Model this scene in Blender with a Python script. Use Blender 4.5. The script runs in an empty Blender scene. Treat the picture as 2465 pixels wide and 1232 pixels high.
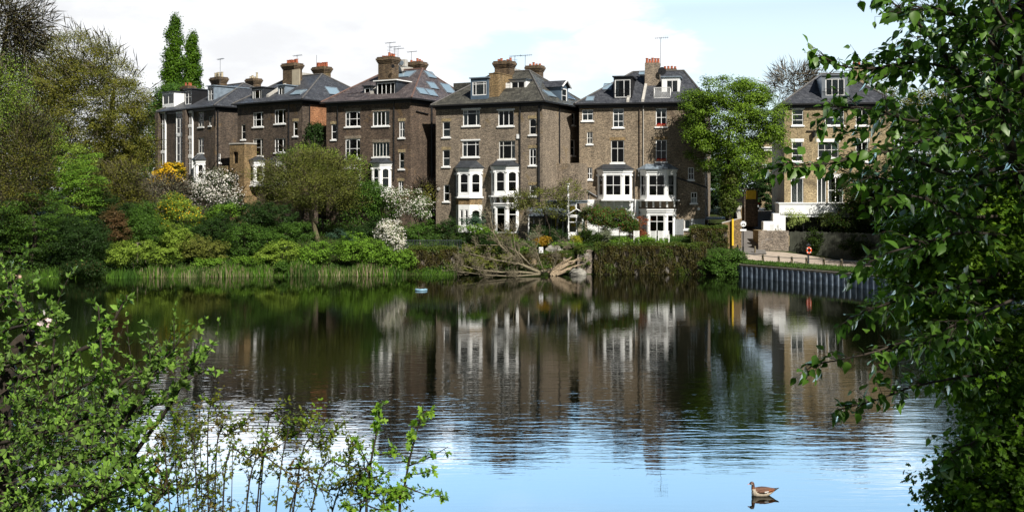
import bpy, math, random
import numpy as np
from mathutils import Vector, Matrix
R = math.radians
scene = bpy.context.scene
COL = scene.collection

# ------------------------------------------------------------ camera
F, HZ, CX, CH = 2450.0, 458.0, 1232.5, 7.0      # focal length in photo pixels, horizon row, centre column, eye height
cam_d = bpy.data.cameras.new("camera"); cam = bpy.data.objects.new("camera", cam_d); COL.objects.link(cam)
cam.location = (0, 0, CH); cam.rotation_euler = (R(90), 0, 0)
cam_d.sensor_width = 36; cam_d.lens = 36*F/2465; cam_d.shift_y = (HZ-616)/2465
cam_d.clip_start = .1; cam_d.clip_end = 3000
scene.camera = cam

# ------------------------------------------------------------ light
SUN_EL, SUN_AZ = R(45), math.atan2(.46, -.88)
scene.view_settings.view_transform = 'Standard'; scene.view_settings.look = 'None'
scene.view_settings.exposure = 0.56; scene.view_settings.gamma = 1
sd = bpy.data.lights.new("sun", 'SUN'); sun = bpy.data.objects.new("sun", sd); COL.objects.link(sun)
sd.energy = 5.0; sd.angle = R(.5); sd.color = (1, .955, .88)
sv = Vector((math.sin(SUN_AZ)*math.cos(SUN_EL), math.cos(SUN_AZ)*math.cos(SUN_EL), math.sin(SUN_EL)))
sun.rotation_euler = sv.to_track_quat('Z', 'Y').to_euler()
world = bpy.data.worlds.new("World"); scene.world = world; world.use_nodes = True

class NT:
    def __init__(s, tree): s.t = tree; s.n = tree.nodes; s.l = tree.links
    def node(s, typ, **kw):
        n = s.n.new(typ)
        for k, v in kw.items(): setattr(n, k, v)
        return n
    def put(s, sock, v):
        if isinstance(v, bpy.types.NodeSocket): s.l.new(v, sock)
        elif v is not None: sock.default_value = v
    def math(s, op, a, b=None, c=None, clamp=False):
        n = s.node('ShaderNodeMath', operation=op, use_clamp=clamp)
        s.put(n.inputs[0], a)
        if b is not None: s.put(n.inputs[1], b)
        if c is not None: s.put(n.inputs[2], c)
        return n.outputs[0]
    def mix(s, f, a, b, blend='MIX'):
        n = s.node('ShaderNodeMix', data_type='RGBA', blend_type=blend)
        s.put(n.inputs[0], f); s.put(n.inputs[6], a); s.put(n.inputs[7], b)
        return n.outputs[2]
    def noise(s, vec, scale, detail=4, rough=.55, dist=0.):
        n = s.node('ShaderNodeTexNoise')
        if vec is not None: s.l.new(vec, n.inputs['Vector'])
        n.inputs['Scale'].default_value = scale; n.inputs['Detail'].default_value = detail
        n.inputs['Roughness'].default_value = rough; n.inputs['Distortion'].default_value = dist
        return n.outputs[0], n.outputs[1]
    def ramp(s, f, lo, hi, a=0., b=1., smooth=True):
        n = s.node('ShaderNodeMapRange', interpolation_type='SMOOTHSTEP' if smooth else 'LINEAR')
        s.put(n.inputs[0], f); s.put(n.inputs[1], lo); s.put(n.inputs[2], hi); s.put(n.inputs[3], a); s.put(n.inputs[4], b)
        return n.outputs[0]
    def vmath(s, op, a, b=None):
        n = s.node('ShaderNodeVectorMath', operation=op)
        s.put(n.inputs[0], a)
        if b is not None: s.put(n.inputs[1], b)
        return n.outputs['Value'] if op in ('DISTANCE', 'LENGTH', 'DOT_PRODUCT') else n.outputs[0]
def rgb(c): return (c[0], c[1], c[2], 1)

def make_world():
    t = NT(world.node_tree); t.n.clear()
    sky = t.node('ShaderNodeTexSky', sky_type='NISHITA', sun_disc=False)
    sky.sun_elevation = SUN_EL; sky.sun_rotation = SUN_AZ; sky.air_density = 1.0; sky.dust_density = .6; sky.ozone_density = 1.5
    tc = t.node('ShaderNodeTexCoord'); d = tc.outputs['Generated']
    sep = t.node('ShaderNodeSeparateXYZ'); t.l.new(d, sep.inputs[0])
    x, y, z = sep.outputs
    st = t.vmath('MULTIPLY', d, (1, 1, 2.6))
    n1, c1 = t.noise(st, 3.4, 7, .58, .3)
    n2, _ = t.noise(st, 9.0, 6, .6, .2)
    nn = t.math('ADD', t.math('MULTIPLY', n1, .7), t.math('MULTIPLY', n2, .3))
    # a bank of cloud low over the houses, thinning to the right and above
    low = t.ramp(z, .22, .30, 1., 0.)
    left = t.ramp(x, -.18, .02, .36, -.05)
    front = t.ramp(y, -.2, .5, -.2, 0.)
    m = t.math('ADD', t.math('ADD', nn, t.math('MULTIPLY', low, left)), front)
    mask = t.ramp(m, .50, .64)
    mask = t.math('MULTIPLY', mask, t.ramp(z, .215, .285, 1., .08))
    # the single cumulus standing behind the right-hand houses
    def blob(px, py, r, soft):
        v = Vector(((px-CX)/F, 1, (HZ-py)/F)).normalized()
        jit = t.vmath('MULTIPLY', t.vmath('SUBTRACT', t.noise(st, 22, 5, .6)[1], (.5, .5, .5)), (.05, .05, .05))
        dv = t.vmath('MULTIPLY', t.vmath('SUBTRACT', t.vmath('ADD', d, jit), tuple(v)), (1, 1, 2.0))
        return t.ramp(t.vmath('LENGTH', dv), r, r+soft, 1., 0.)
    b = t.math('MAXIMUM', blob(1500, 118, .034, .036), blob(1610, 132, .018, .030))
    b = t.math('MAXIMUM', b, t.math('MULTIPLY', blob(1370, 150, .03, .03), .8))
    mask = t.math('MAXIMUM', mask, b)
    tone = t.ramp(t.math('ADD', t.math('MULTIPLY', n2, .5), t.math('MULTIPLY', n1, .5)), .38, .60, .86, 1.06)
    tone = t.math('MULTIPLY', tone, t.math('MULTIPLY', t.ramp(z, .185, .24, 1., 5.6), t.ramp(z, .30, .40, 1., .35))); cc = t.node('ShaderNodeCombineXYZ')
    for i, k in enumerate((7.3, 7.4, 7.6)): t.l.new(t.math('MULTIPLY', tone, k), cc.inputs[i])
    # thin high haze whitens the blue near the horizon
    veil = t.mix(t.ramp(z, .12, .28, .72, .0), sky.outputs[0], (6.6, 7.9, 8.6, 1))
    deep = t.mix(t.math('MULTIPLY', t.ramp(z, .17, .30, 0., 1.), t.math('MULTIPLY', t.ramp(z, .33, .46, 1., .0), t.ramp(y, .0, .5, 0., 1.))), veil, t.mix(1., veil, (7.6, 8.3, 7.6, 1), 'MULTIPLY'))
    colr = t.mix(mask, deep, cc.outputs[0])
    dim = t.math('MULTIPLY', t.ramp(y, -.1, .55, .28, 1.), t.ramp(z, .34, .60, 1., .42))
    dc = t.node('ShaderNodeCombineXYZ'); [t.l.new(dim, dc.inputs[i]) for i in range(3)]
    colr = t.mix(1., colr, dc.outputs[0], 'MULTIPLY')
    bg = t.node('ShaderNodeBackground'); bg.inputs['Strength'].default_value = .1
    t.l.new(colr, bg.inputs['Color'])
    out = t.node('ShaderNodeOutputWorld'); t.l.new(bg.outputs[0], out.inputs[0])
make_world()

# ------------------------------------------------------------ materials
MATS = {}
def material(name):
    m = bpy.data.materials.new(name); m.use_nodes = True
    t = NT(m.node_tree); t.n.clear()
    out = t.node('ShaderNodeOutputMaterial')
    return m, t, out
def plain(name, col, rough=.6, var=.12, scale=6., metal=0., spec=.4, bump=0.):
    m, t, out = material(name)
    p = t.node('ShaderNodeBsdfPrincipled')
    tc = t.node('ShaderNodeTexCoord')
    n, _ = t.noise(tc.outputs['Object'], scale, 5)
    a = tuple(max(0, c*(1-var)) for c in col); b = tuple(c*(1+var) for c in col)
    t.l.new(t.mix(t.ramp(n, .3, .7), rgb(a), rgb(b)), p.inputs['Base Color'])
    p.inputs['Roughness'].default_value = rough; p.inputs['Metallic'].default_value = metal
    p.inputs['Specular IOR Level'].default_value = spec
    if bump:
        bn = t.node('ShaderNodeBump'); bn.inputs['Strength'].default_value = bump; bn.inputs['Distance'].default_value = .03
        t.l.new(n, bn.inputs['Height']); t.l.new(bn.outputs[0], p.inputs['Normal'])
    t.l.new(p.outputs[0], out.inputs[0])
    return m
def brick(name, c1, c2, mortar, patch=None, pamt=.0, row=.078, bw=.235, rough=.85, pscale=.5, zs=1., stain=.35):
    m, t, out = material(name)
    tc = t.node('ShaderNodeTexCoord'); sep = t.node('ShaderNodeSeparateXYZ'); t.l.new(tc.outputs['Object'], sep.inputs[0])
    cb = t.node('ShaderNodeCombineXYZ')
    t.l.new(t.math('ADD', sep.outputs[0], sep.outputs[1]), cb.inputs[0]); t.l.new(t.math('MULTIPLY', sep.outputs[2], zs), cb.inputs[1])
    b = t.node('ShaderNodeTexBrick'); t.l.new(cb.outputs[0], b.inputs['Vector'])
    b.inputs['Scale'].default_value = 1; b.inputs['Brick Width'].default_value = bw; b.inputs['Row Height'].default_value = row
    b.inputs['Mortar Size'].default_value = .009; b.inputs['Color1'].default_value = rgb(c1); b.inputs['Color2'].default_value = rgb(c2)
    b.inputs['Mortar'].default_value = rgb(mortar); b.inputs['Mortar Smooth'].default_value = .2
    n, _ = t.noise(tc.outputs['Object'], pscale, 6, .65, .6)
    n2, _ = t.noise(cb.outputs[0], 9., 3, .6)
    c = b.outputs[0]
    if patch: c = t.mix(t.ramp(n, .56-pamt, .66-pamt, 0., .8), c, t.mix(n2, rgb(patch), rgb(tuple(x*.6 for x in patch))))
    n3, _ = t.noise(t.vmath('MULTIPLY', tc.outputs['Object'], (1.3, 1.3, .35)), 1.1, 6, .7)
    c = t.mix(1., c, t.mix(t.ramp(n3, .3, .7), (1-stain, 1-stain, 1-stain, 1), (1+stain, 1+stain*.95, 1+stain*.85, 1)), 'MULTIPLY')
    n4, _ = t.noise(t.vmath('MULTIPLY', tc.outputs['Object'], (2.6, 2.6, .22)), 1.0, 5, .7)
    c = t.mix(1., c, t.mix(t.ramp(n4, .54, .70), (1, 1, 1, 1), (1-stain*.7, 1-stain*.7, 1-stain*.7, 1)), 'MULTIPLY')
    c = t.mix(1., c, t.mix(t.ramp(n2, .3, .7), (.55, .55, .55, 1), (1.5, 1.47, 1.40, 1)), 'MULTIPLY')
    p = t.node('ShaderNodeBsdfPrincipled'); t.l.new(c, p.inputs['Base Color']); p.inputs['Roughness'].default_value = rough
    p.inputs['Specular IOR Level'].default_value = .25
    bn = t.node('ShaderNodeBump'); bn.inputs['Strength'].default_value = .5; bn.inputs['Distance'].default_value = .02
    t.l.new(n2, bn.inputs['Height']); t.l.new(bn.outputs[0], p.inputs['Normal'])
    t.l.new(p.outputs[0], out.inputs[0])
    return m
def leafmat(name, c1, c2, c3=None, trans=.24, gloss=.10, rough=.45, scale=.5):
    m, t, out = material(name)
    g = t.node('ShaderNodeNewGeometry'); tc = t.node('ShaderNodeTexCoord')
    n, _ = t.noise(tc.outputs['Object'], scale, 3, .6)
    c = t.mix(g.outputs['Random Per Island'], rgb(c1), rgb(c2))
    if c3: c = t.mix(t.ramp(n, .48, .64, 0., .85), c, rgb(c3))
    d = t.node('ShaderNodeBsdfDiffuse'); t.l.new(c, d.inputs[0])
    tr = t.node('ShaderNodeBsdfTranslucent'); t.l.new(t.mix(1., c, (1.35, 1.45, .6, 1), 'MULTIPLY'), tr.inputs[0])
    mx = t.node('ShaderNodeMixShader'); mx.inputs[0].default_value = trans
    t.l.new(d.outputs[0], mx.inputs[1]); t.l.new(tr.outputs[0], mx.inputs[2])
    gl = t.node('ShaderNodeBsdfGlossy'); gl.inputs['Roughness'].default_value = rough; gl.inputs[0].default_value = (.85, .9, .75, 1)
    fr = t.node('ShaderNodeFresnel'); fr.inputs[0].default_value = 1.4
    m2 = t.node('ShaderNodeMixShader'); t.l.new(t.math('MULTIPLY', fr.outputs[0], gloss*(6 if gloss > .13 else 3), clamp=True), m2.inputs[0])
    t.l.new(mx.outputs[0], m2.inputs[1]); t.l.new(gl.outputs[0], m2.inputs[2]); t.l.new(m2.outputs[0], out.inputs[0])
    return m
def glassmat():
    m, t, out = material('window_glass')
    tr = t.node('ShaderNodeBsdfTransparent'); tr.inputs[0].default_value = (.72, .76, .75, 1)
    gl = t.node('ShaderNodeBsdfGlossy'); gl.inputs['Roughness'].default_value = .03
    fr = t.node('ShaderNodeFresnel'); fr.inputs[0].default_value = 1.55
    tc = t.node('ShaderNodeTexCoord'); n, _ = t.noise(tc.outputs['Object'], .9, 2)
    bn = t.node('ShaderNodeBump'); bn.inputs['Strength'].default_value = .15; bn.inputs['Distance'].default_value = .05
    t.l.new(n, bn.inputs['Height']); t.l.new(bn.outputs[0], gl.inputs['Normal'])
    mx = t.node('ShaderNodeMixShader'); t.l.new(fr.outputs[0], mx.inputs[0])
    t.l.new(tr.outputs[0], mx.inputs[1]); t.l.new(gl.outputs[0], mx.inputs[2]); t.l.new(mx.outputs[0], out.inputs[0])
    return m
def skyglassmat():
    m, t, out = material('roof_glass')
    p = t.node('ShaderNodeBsdfPrincipled'); p.inputs['Base Color'].default_value = (.20, .28, .34, 1)
    p.inputs['Roughness'].default_value = .08; p.inputs['Specular IOR Level'].default_value = 1.
    t.l.new(p.outputs[0], out.inputs[0]); return m
def watermat():
    m, t, out = material('pond_water')
    tc = t.node('ShaderNodeTexCoord'); o = tc.outputs['Object']
    sep = t.node('ShaderNodeSeparateXYZ'); t.l.new(o, sep.inputs[0])
    y = sep.outputs[1]
    w1, _ = t.noise(t.vmath('MULTIPLY', o, (.8, 3.6, 1)), 1.0, 3, .5, .5)
    w2, _ = t.noise(t.vmath('MULTIPLY', o, (2.2, 7.5, 1)), 1.0, 3, .55, .4)
    w3, _ = t.noise(t.vmath('MULTIPLY', o, (.16, .6, 1)), 1.0, 2, .5, .2)
    gust, _ = t.noise(t.vmath('MULTIPLY', o, (.06, .10, 1)), 1.0, 3, .55, .6)
    band = t.math('MULTIPLY', t.ramp(y, 23., 30., .10, .75), t.ramp(y, 33., 48., 1., .22))
    right = t.ramp(sep.outputs[0], 4., 10., 0., .40)
    amp = t.math('MULTIPLY', t.math('ADD', band, t.math('MULTIPLY', right, t.ramp(y, 21., 40., 1., 0.))), t.ramp(gust, .35, .65, .45, 1.15))
    rp = t.math('MULTIPLY', t.ramp(t.math('ABSOLUTE', t.math('SUBTRACT', y, 69.)), 1.0, 3.0, 1., 0.), t.ramp(gust, .40, .55, 0., 1.))
    h = t.math('ADD', t.math('MULTIPLY', w1, .030), t.math('ADD', t.math('MULTIPLY', w2, .0062), t.math('MULTIPLY', w3, .03)))
    w4, _ = t.noise(t.vmath('MULTIPLY', o, (1.0, 9.0, 1)), 1.0, 2, .5, .2)
    h = t.math('ADD', t.math('MULTIPLY', t.math('MULTIPLY', h, .42), amp), t.math('MULTIPLY', w4, t.math('MULTIPLY', t.ramp(gust, .3, .65, .0007, .0017), t.ramp(y, 24., 34., .25, 1.))))
    bn = t.node('ShaderNodeBump'); bn.inputs['Strength'].default_value = 1.; bn.inputs['Distance'].default_value = 1.
    t.l.new(h, bn.inputs['Height'])
    p = t.node('ShaderNodeBsdfPrincipled'); p.inputs['Base Color'].default_value = (.0020, .0030, .001, 1)
    p.inputs['Roughness'].default_value = .0; p.inputs['IOR'].default_value = 1.37; p.inputs['Specular IOR Level'].default_value = .5
    t.l.new(bn.outputs[0], p.inputs['Normal']); t.l.new(p.outputs[0], out.inputs[0])
    return m
def groundmat():
    m, t, out = material('earth_and_turf')
    tc = t.node('ShaderNodeTexCoord'); o = tc.outputs['Object']
    n, _ = t.noise(o, .35, 6, .65); n2, _ = t.noise(o, 3.5, 6, .7)
    c = t.mix(t.ramp(n, .4, .6), (.018, .030, .008, 1), (.035, .026, .014, 1))
    c = t.mix(t.ramp(n2, .3, .7), c, (.030, .052, .010, 1))
    p = t.node('ShaderNodeBsdfPrincipled'); t.l.new(c, p.inputs['Base Color']); p.inputs['Roughness'].default_value = .95
    p.inputs['Specular IOR Level'].default_value = .1
    bn = t.node('ShaderNodeBump'); bn.inputs['Strength'].default_value = .8; bn.inputs['Distance'].default_value = .15
    t.l.new(n2, bn.inputs['Height']); t.l.new(bn.outputs[0], p.inputs['Normal'])
    t.l.new(p.outputs[0], out.inputs[0]); return m

M = dict(
 brick_dark=brick('dark_stock_brick', (.040,.030,.024), (.112,.084,.064), (.095,.082,.070), patch=(.15,.105,.06), pamt=.0, stain=.35),
 brick_brown=brick('brown_stock_brick', (.110,.086,.066), (.25,.20,.15), (.25,.225,.19), patch=(.25,.19,.11), pamt=-.01, stain=.22),
 brick_umber=brick('umber_stock_brick', (.048,.034,.026), (.130,.092,.067), (.105,.088,.075), patch=(.18,.12,.065), pamt=.0, stain=.32),
 brick_tan=brick('tan_stock_brick', (.120,.090,.062), (.26,.20,.14), (.25,.225,.18), patch=(.12,.09,.065), pamt=-.01, stain=.22),
 brick_ochre=brick('ochre_stock_brick', (.13,.085,.038), (.26,.175,.085), (.20,.165,.11), patch=(.10,.065,.035), pamt=.02, stain=.3),
 brick_yellow=brick('yellow_brick', (.17,.125,.065), (.33,.26,.15), (.29,.25,.18), patch=(.14,.11,.07), pamt=.0, stain=.25),
 brick_orange=brick('orange_brick', (.22,.085,.035), (.34,.15,.07), (.22,.16,.11), stain=.25),
 brick_grey=brick('weathered_garden_brick', (.09,.07,.055), (.24,.20,.16), (.22,.20,.18), patch=(.34,.32,.30), pamt=.03, stain=.3),
 brick_chimney=brick('sooty_chimney_brick', (.055,.038,.025), (.15,.105,.062), (.10,.08,.06), patch=(.18,.14,.07), pamt=-.02, stain=.3),
 buff_brick=brick('buff_arch_brick', (.22,.17,.09), (.34,.27,.15), (.25,.21,.15), row=.3, bw=.075, stain=.3),
 slate=brick('blue_grey_slate', (.040,.044,.055), (.068,.073,.086), (.020,.022,.026), row=.13, bw=.30, rough=.5, stain=.25),
 slate_purple=brick('purple_slate', (.062,.052,.056), (.105,.090,.092), (.032,.028,.03), row=.13, bw=.30, rough=.55, stain=.25),
 slate_green=brick('mossy_slate', (.045,.045,.042), (.080,.079,.070), (.03,.03,.022), row=.13, bw=.30, rough=.6, stain=.35),
 white=plain('white_paint', (.80,.80,.78), .45, .05, 3), cream=plain('cream_render', (.42,.36,.26), .8, .12, 2),
 whitewall=plain('white_render', (.74,.75,.74), .7, .07, 2),
 offwhite=plain('dulled_white_paint', (.60,.59,.55), .55, .12, 3),
 glass=glassmat(), roofglass=skyglassmat(), lead=plain('lead_sheet', (.17,.21,.25), .4, .2, 3, spec=.6), leaddark=plain('dark_lead', (.030,.034,.040), .45, .25, 3),
 zinc=plain('zinc_cladding', (.15,.17,.19), .4, .15, 2), bluezinc=plain('blue_cladding', (.075,.11,.15), .45, .15, 2),
 black=plain('black_paint', (.012,.012,.013), .45, .2, 4), room=plain('dark_room', (.012,.011,.010), .9, .2, 1),  # room is near-black: the gloom of unlit rooms is put into its colour
 curtain=plain('curtain_fabric', (.62,.62,.60), .9, .12, 9), blind=plain('blue_blind', (.35,.48,.60), .7, .1, 4), red=plain('red_fabric', (.30,.02,.04), .8, .1, 5),
 pot_red=plain('terracotta', (.34,.095,.042), .8, .2, 6), pot_cream=plain('cream_pot', (.42,.36,.25), .8, .2, 6),
 coping=plain('stone_coping', (.42,.40,.36), .8, .15, 4), ridge=plain('ridge_tile', (.10,.095,.09), .8, .2, 4), ridgered=plain('red_ridge_tile', (.13,.075,.058), .8, .2, 4),
 bark=plain('dark_bark', (.030,.022,.014), .9, .35, 14, bump=.6), bark_olive=plain('olive_bark', (.10,.085,.045), .9, .3, 10, bump=.5),
 bark_grey=plain('grey_bark', (.16,.135,.095), .9, .3, 8, bump=.5), bark_pale=plain('weathered_branch', (.165,.14,.09), .9, .3, 7, bump=.5),
 splinter=plain('splintered_wood', (.26,.20,.13), .9, .4, 9, bump=.8),
 steel=plain('galvanised_sheet_pile', (.13,.165,.205), .55, .5, 2.2, spec=.5), concrete=plain('concrete_cap', (.10,.09,.07), .9, .3, 3),
 path=plain('gravel_path', (.34,.285,.23), .95, .1, 2.5, bump=.3), asphalt=plain('alley_asphalt', (.14,.13,.12), .9, .15, 3),
 wood=plain('weathered_wood', (.14,.115,.07), .9, .3, 9), fence=plain('grey_fence_board', (.070,.075,.055), .9, .35, 1.5),
 iron=plain('iron_rail', (.05,.06,.07), .5, .2, 5), orange=plain('lifebuoy_orange', (.75,.09,.02), .5, .08, 5), yellow=plain('yellow_paint', (.70,.46,.02), .6, .12, 3),
 rock=plain('grey_rock', (.22,.21,.18), .9, .25, 3, bump=.6), stone=plain('tan_stone', (.35,.24,.17), .9, .25, 3, bump=.5),
 carpaint=plain('silver_car_paint', (.62,.64,.66), .25, .02, 2, spec=.8), rubber=plain('tyre_rubber', (.015,.015,.015), .8, .1, 5), redlamp=plain('red_lamp_lens', (.5,.01,.01), .2, .05, 5),
 blue=plain('blue_plastic', (.22,.38,.48), .45, .1, 5), teal=plain('grey_plastic', (.35,.37,.38), .6, .1, 5),
 water=watermat(), ground=groundmat(),
)

# ------------------------------------------------------------ mesh helpers
def finish(o, mat, parent=None, smooth=False):
    COL.objects.link(o)
    if mat is not None:
        for mm in (mat if isinstance(mat, (list, tuple)) else [mat]): o.data.materials.append(mm)
    if parent is not None: o.parent = parent
    if smooth: o.data.polygons.foreach_set('use_smooth', [True]*len(o.data.polygons))
    return o
def tag(o, label=None, cat=None, group=None, kind=None):
    if label: o['label'] = label
    if cat: o['category'] = cat
    if group: o['group'] = group
    if kind: o['kind'] = kind
    return o
def empty(name, loc=(0,0,0), rz=0., **kw):
    o = bpy.data.objects.new(name, None); COL.objects.link(o); o.location = loc; o.rotation_euler = (0,0,rz); o.empty_display_size = .3
    return tag(o, **kw)
class MB:
    def __init__(s, T=None): s.v = []; s.f = []; s.T = T
    def pt(s, p): s.v.append(tuple(s.T(*p)) if s.T else tuple(p)); return len(s.v)-1
    def face(s, pts): s.f.append([s.pt(p) for p in pts])
    def box(s, x0, x1, y0, y1, z0, z1):
        i = [s.pt(p) for p in ((x0,y0,z0),(x1,y0,z0),(x1,y1,z0),(x0,y1,z0),(x0,y0,z1),(x1,y0,z1),(x1,y1,z1),(x0,y1,z1))]
        for q in ((3,2,1,0),(4,5,6,7),(0,1,5,4),(1,2,6,5),(2,3,7,6),(3,0,4,7)): s.f.append([i[k] for k in q])
    def prism(s, poly, z0, z1, z1f=None):
        n = len(poly)
        a = [s.pt((x, y, z0)) for x, y in poly]; b = [s.pt((x, y, z1)) for x, y in poly]
        s.f.append(a[::-1]); s.f.append(b)
        for k in range(n): s.f.append([a[k], a[(k+1)%n], b[(k+1)%n], b[k]])
    def tube(s, pts, rad, sides=6, cap=True):
        pts = [Vector(p) for p in pts]; n = len(pts)
        if not hasattr(rad, '__len__'): rad = [rad]*n
        rings = []
        for k in range(n):
            d = (pts[min(k+1, n-1)] - pts[max(k-1, 0)])
            if d.length < 1e-9: d = Vector((0,0,1))
            d.normalize(); up = Vector((0,0,1)) if abs(d.z) < .9 else Vector((1,0,0))
            a = d.cross(up).normalized(); b = d.cross(a)
            rings.append([s.pt(pts[k] + (a*math.cos(2*math.pi*j/sides) + b*math.sin(2*math.pi*j/sides))*rad[k]) for j in range(sides)])
        for k in range(n-1):
            for j in range(sides):
                s.f.append([rings[k][j], rings[k][(j+1)%sides], rings[k+1][(j+1)%sides], rings[k+1][j]])
        if cap: s.f.append(rings[0][::-1]); s.f.append(rings[-1])
    def lathe(s, c, prof, sides=12):
        s.tube([(c[0], c[1], c[2]+z) for r, z in prof], [r for r, z in prof], sides)
    def loft(s, rings, cap=True):
        idx = [[s.pt(p) for p in r] for r in rings]; n = len(idx[0])
        for k in range(len(idx)-1):
            for j in range(n): s.f.append([idx[k][j], idx[k][(j+1)%n], idx[k+1][(j+1)%n], idx[k+1][j]])
        if cap: s.f.append(idx[0][::-1]); s.f.append(idx[-1])
    def build(s, name, mat, parent=None, smooth=False, bevel=0.):
        me = bpy.data.meshes.new(name); me.from_pydata(s.v, [], s.f); me.update()
        o = finish(bpy.data.objects.new(name, me), mat, parent, smooth)
        if bevel:
            b = o.modifiers.new('bevel', 'BEVEL'); b.width = bevel; b.segments = 2; b.limit_method = 'ANGLE'
        return o

# leaf-sized templates: (vertices, faces); x is width, y is length, z is the normal
def T_far(): return (np.array([(0,0,0),(-.32,.45,.06),(0,1,-.05),(.32,.5,.06)], float), [(0,3,2,1)])
def T_ovate(w=.30, droop=.18):
    v = [(0,0,0), (-w*.85,.22,.06),(0,.22,0),(w*.85,.22,.06), (-w,.45,.05),(0,.47,-.03),(w,.45,.05), (-w*.55,.74,-.02),(0,.75,-.07),(w*.55,.74,-.02), (0,1.05,-droop)]
    return (np.array(v, float), [(0,2,1),(0,3,2),(1,2,5,4),(2,3,6,5),(4,5,8,7),(5,6,9,8),(7,8,10),(8,9,10)])
def T_lobed():
    v = [(0,0,0),(0,.35,-.02),(0,.68,-.03),(0,1,-.08),
         (-.40,.38,.06),(-.16,.42,.02),(-.40,.72,.04),(-.14,.72,.01),(-.12,.95,-.02),
         (.40,.38,.06),(.16,.42,.02),(.40,.72,.04),(.14,.72,.01),(.12,.95,-.02)]
    return (np.array(v, float), [(0,1,4),(1,5,4),(1,2,7,5),(5,7,6),(2,3,8,7),(0,9,1),(1,9,10),(1,10,12,2),(10,11,12),(2,12,13,3)])
def T_blade(): return (np.array([(-.035,0,0),(.035,0,0),(.03,.45,.02),(-.03,.45,.02),(.018,.8,.09),(-.018,.8,.09),(0,1,.17)], float), [(0,1,2,3),(3,2,4,5),(5,4,6)])
def T_twig(): return (np.array([(-.006,0,-.004),(.006,0,-.004),(0,0,.007),(.05,.5,.03),(0,1,0)], float), [(0,1,3),(1,2,3),(2,0,3),(0,3,4),(1,4,3)])
def T_flower():
    v = [(0,0,0)]; f = []
    for k in range(5):
        a = 2*math.pi*k/5
        for da, r in ((-.55,.42),(0,.6),(.55,.42)): v.append((math.cos(a+da)*r, math.sin(a+da)*r, .16))
        b = 1+3*k; f.append((0,b,b+1,b+2))
    return (np.array(v, float), f)
def norm(a): return a/np.maximum(np.linalg.norm(a, axis=1, keepdims=True), 1e-9)
class Cloud:
    def __init__(s): s.V = []; s.L = []; s.N = []; s.base = 0
    def add(s, tmpl, pos, length_dir, normal, size):
        tv, tf = tmpl; n = len(pos)
        if n == 0: return
        Y = norm(length_dir); X = norm(np.cross(Y, normal)); Z = np.cross(X, Y)
        size = np.broadcast_to(np.asarray(size, float).reshape(-1, 1, 1), (n, 1, 1))
        v = pos[:, None, :] + size*(tv[None,:,0:1]*X[:,None,:] + tv[None,:,1:2]*Y[:,None,:] + tv[None,:,2:3]*Z[:,None,:])
        fl = np.concatenate([np.array(f) for f in tf]); ft = np.array([len(f) for f in tf])
        k = len(tv)
        s.V.append(v.reshape(-1, 3)); s.L.append((fl[None,:] + (np.arange(n)*k)[:,None] + s.base).ravel()); s.N.append(np.tile(ft, n)); s.base += n*k
    def build(s, name, mat, parent=None, origin=(0,0,0), smooth=False):
        V = np.concatenate(s.V) - np.array(origin, float)[None,:]; L = np.concatenate(s.L).astype(np.int32); N = np.concatenate(s.N).astype(np.int32)
        me = bpy.data.meshes.new(name); me.vertices.add(len(V)); me.vertices.foreach_set('co', V.astype(np.float32).ravel())
        me.loops.add(len(L)); me.loops.foreach_set('vertex_index', L)
        me.polygons.add(len(N)); me.polygons.foreach_set('loop_start', np.concatenate([[0], np.cumsum(N)[:-1]]).astype(np.int32))
        me.update(calc_edges=True)
        o = finish(bpy.data.objects.new(name, me), mat, parent)
        if smooth: me.polygons.foreach_set('use_smooth', np.ones(len(N), bool))
        return o

def at(px, py, Y): return Vector((Y*(px-CX)/F, Y, CH-(py-HZ)*Y/F))

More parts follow.
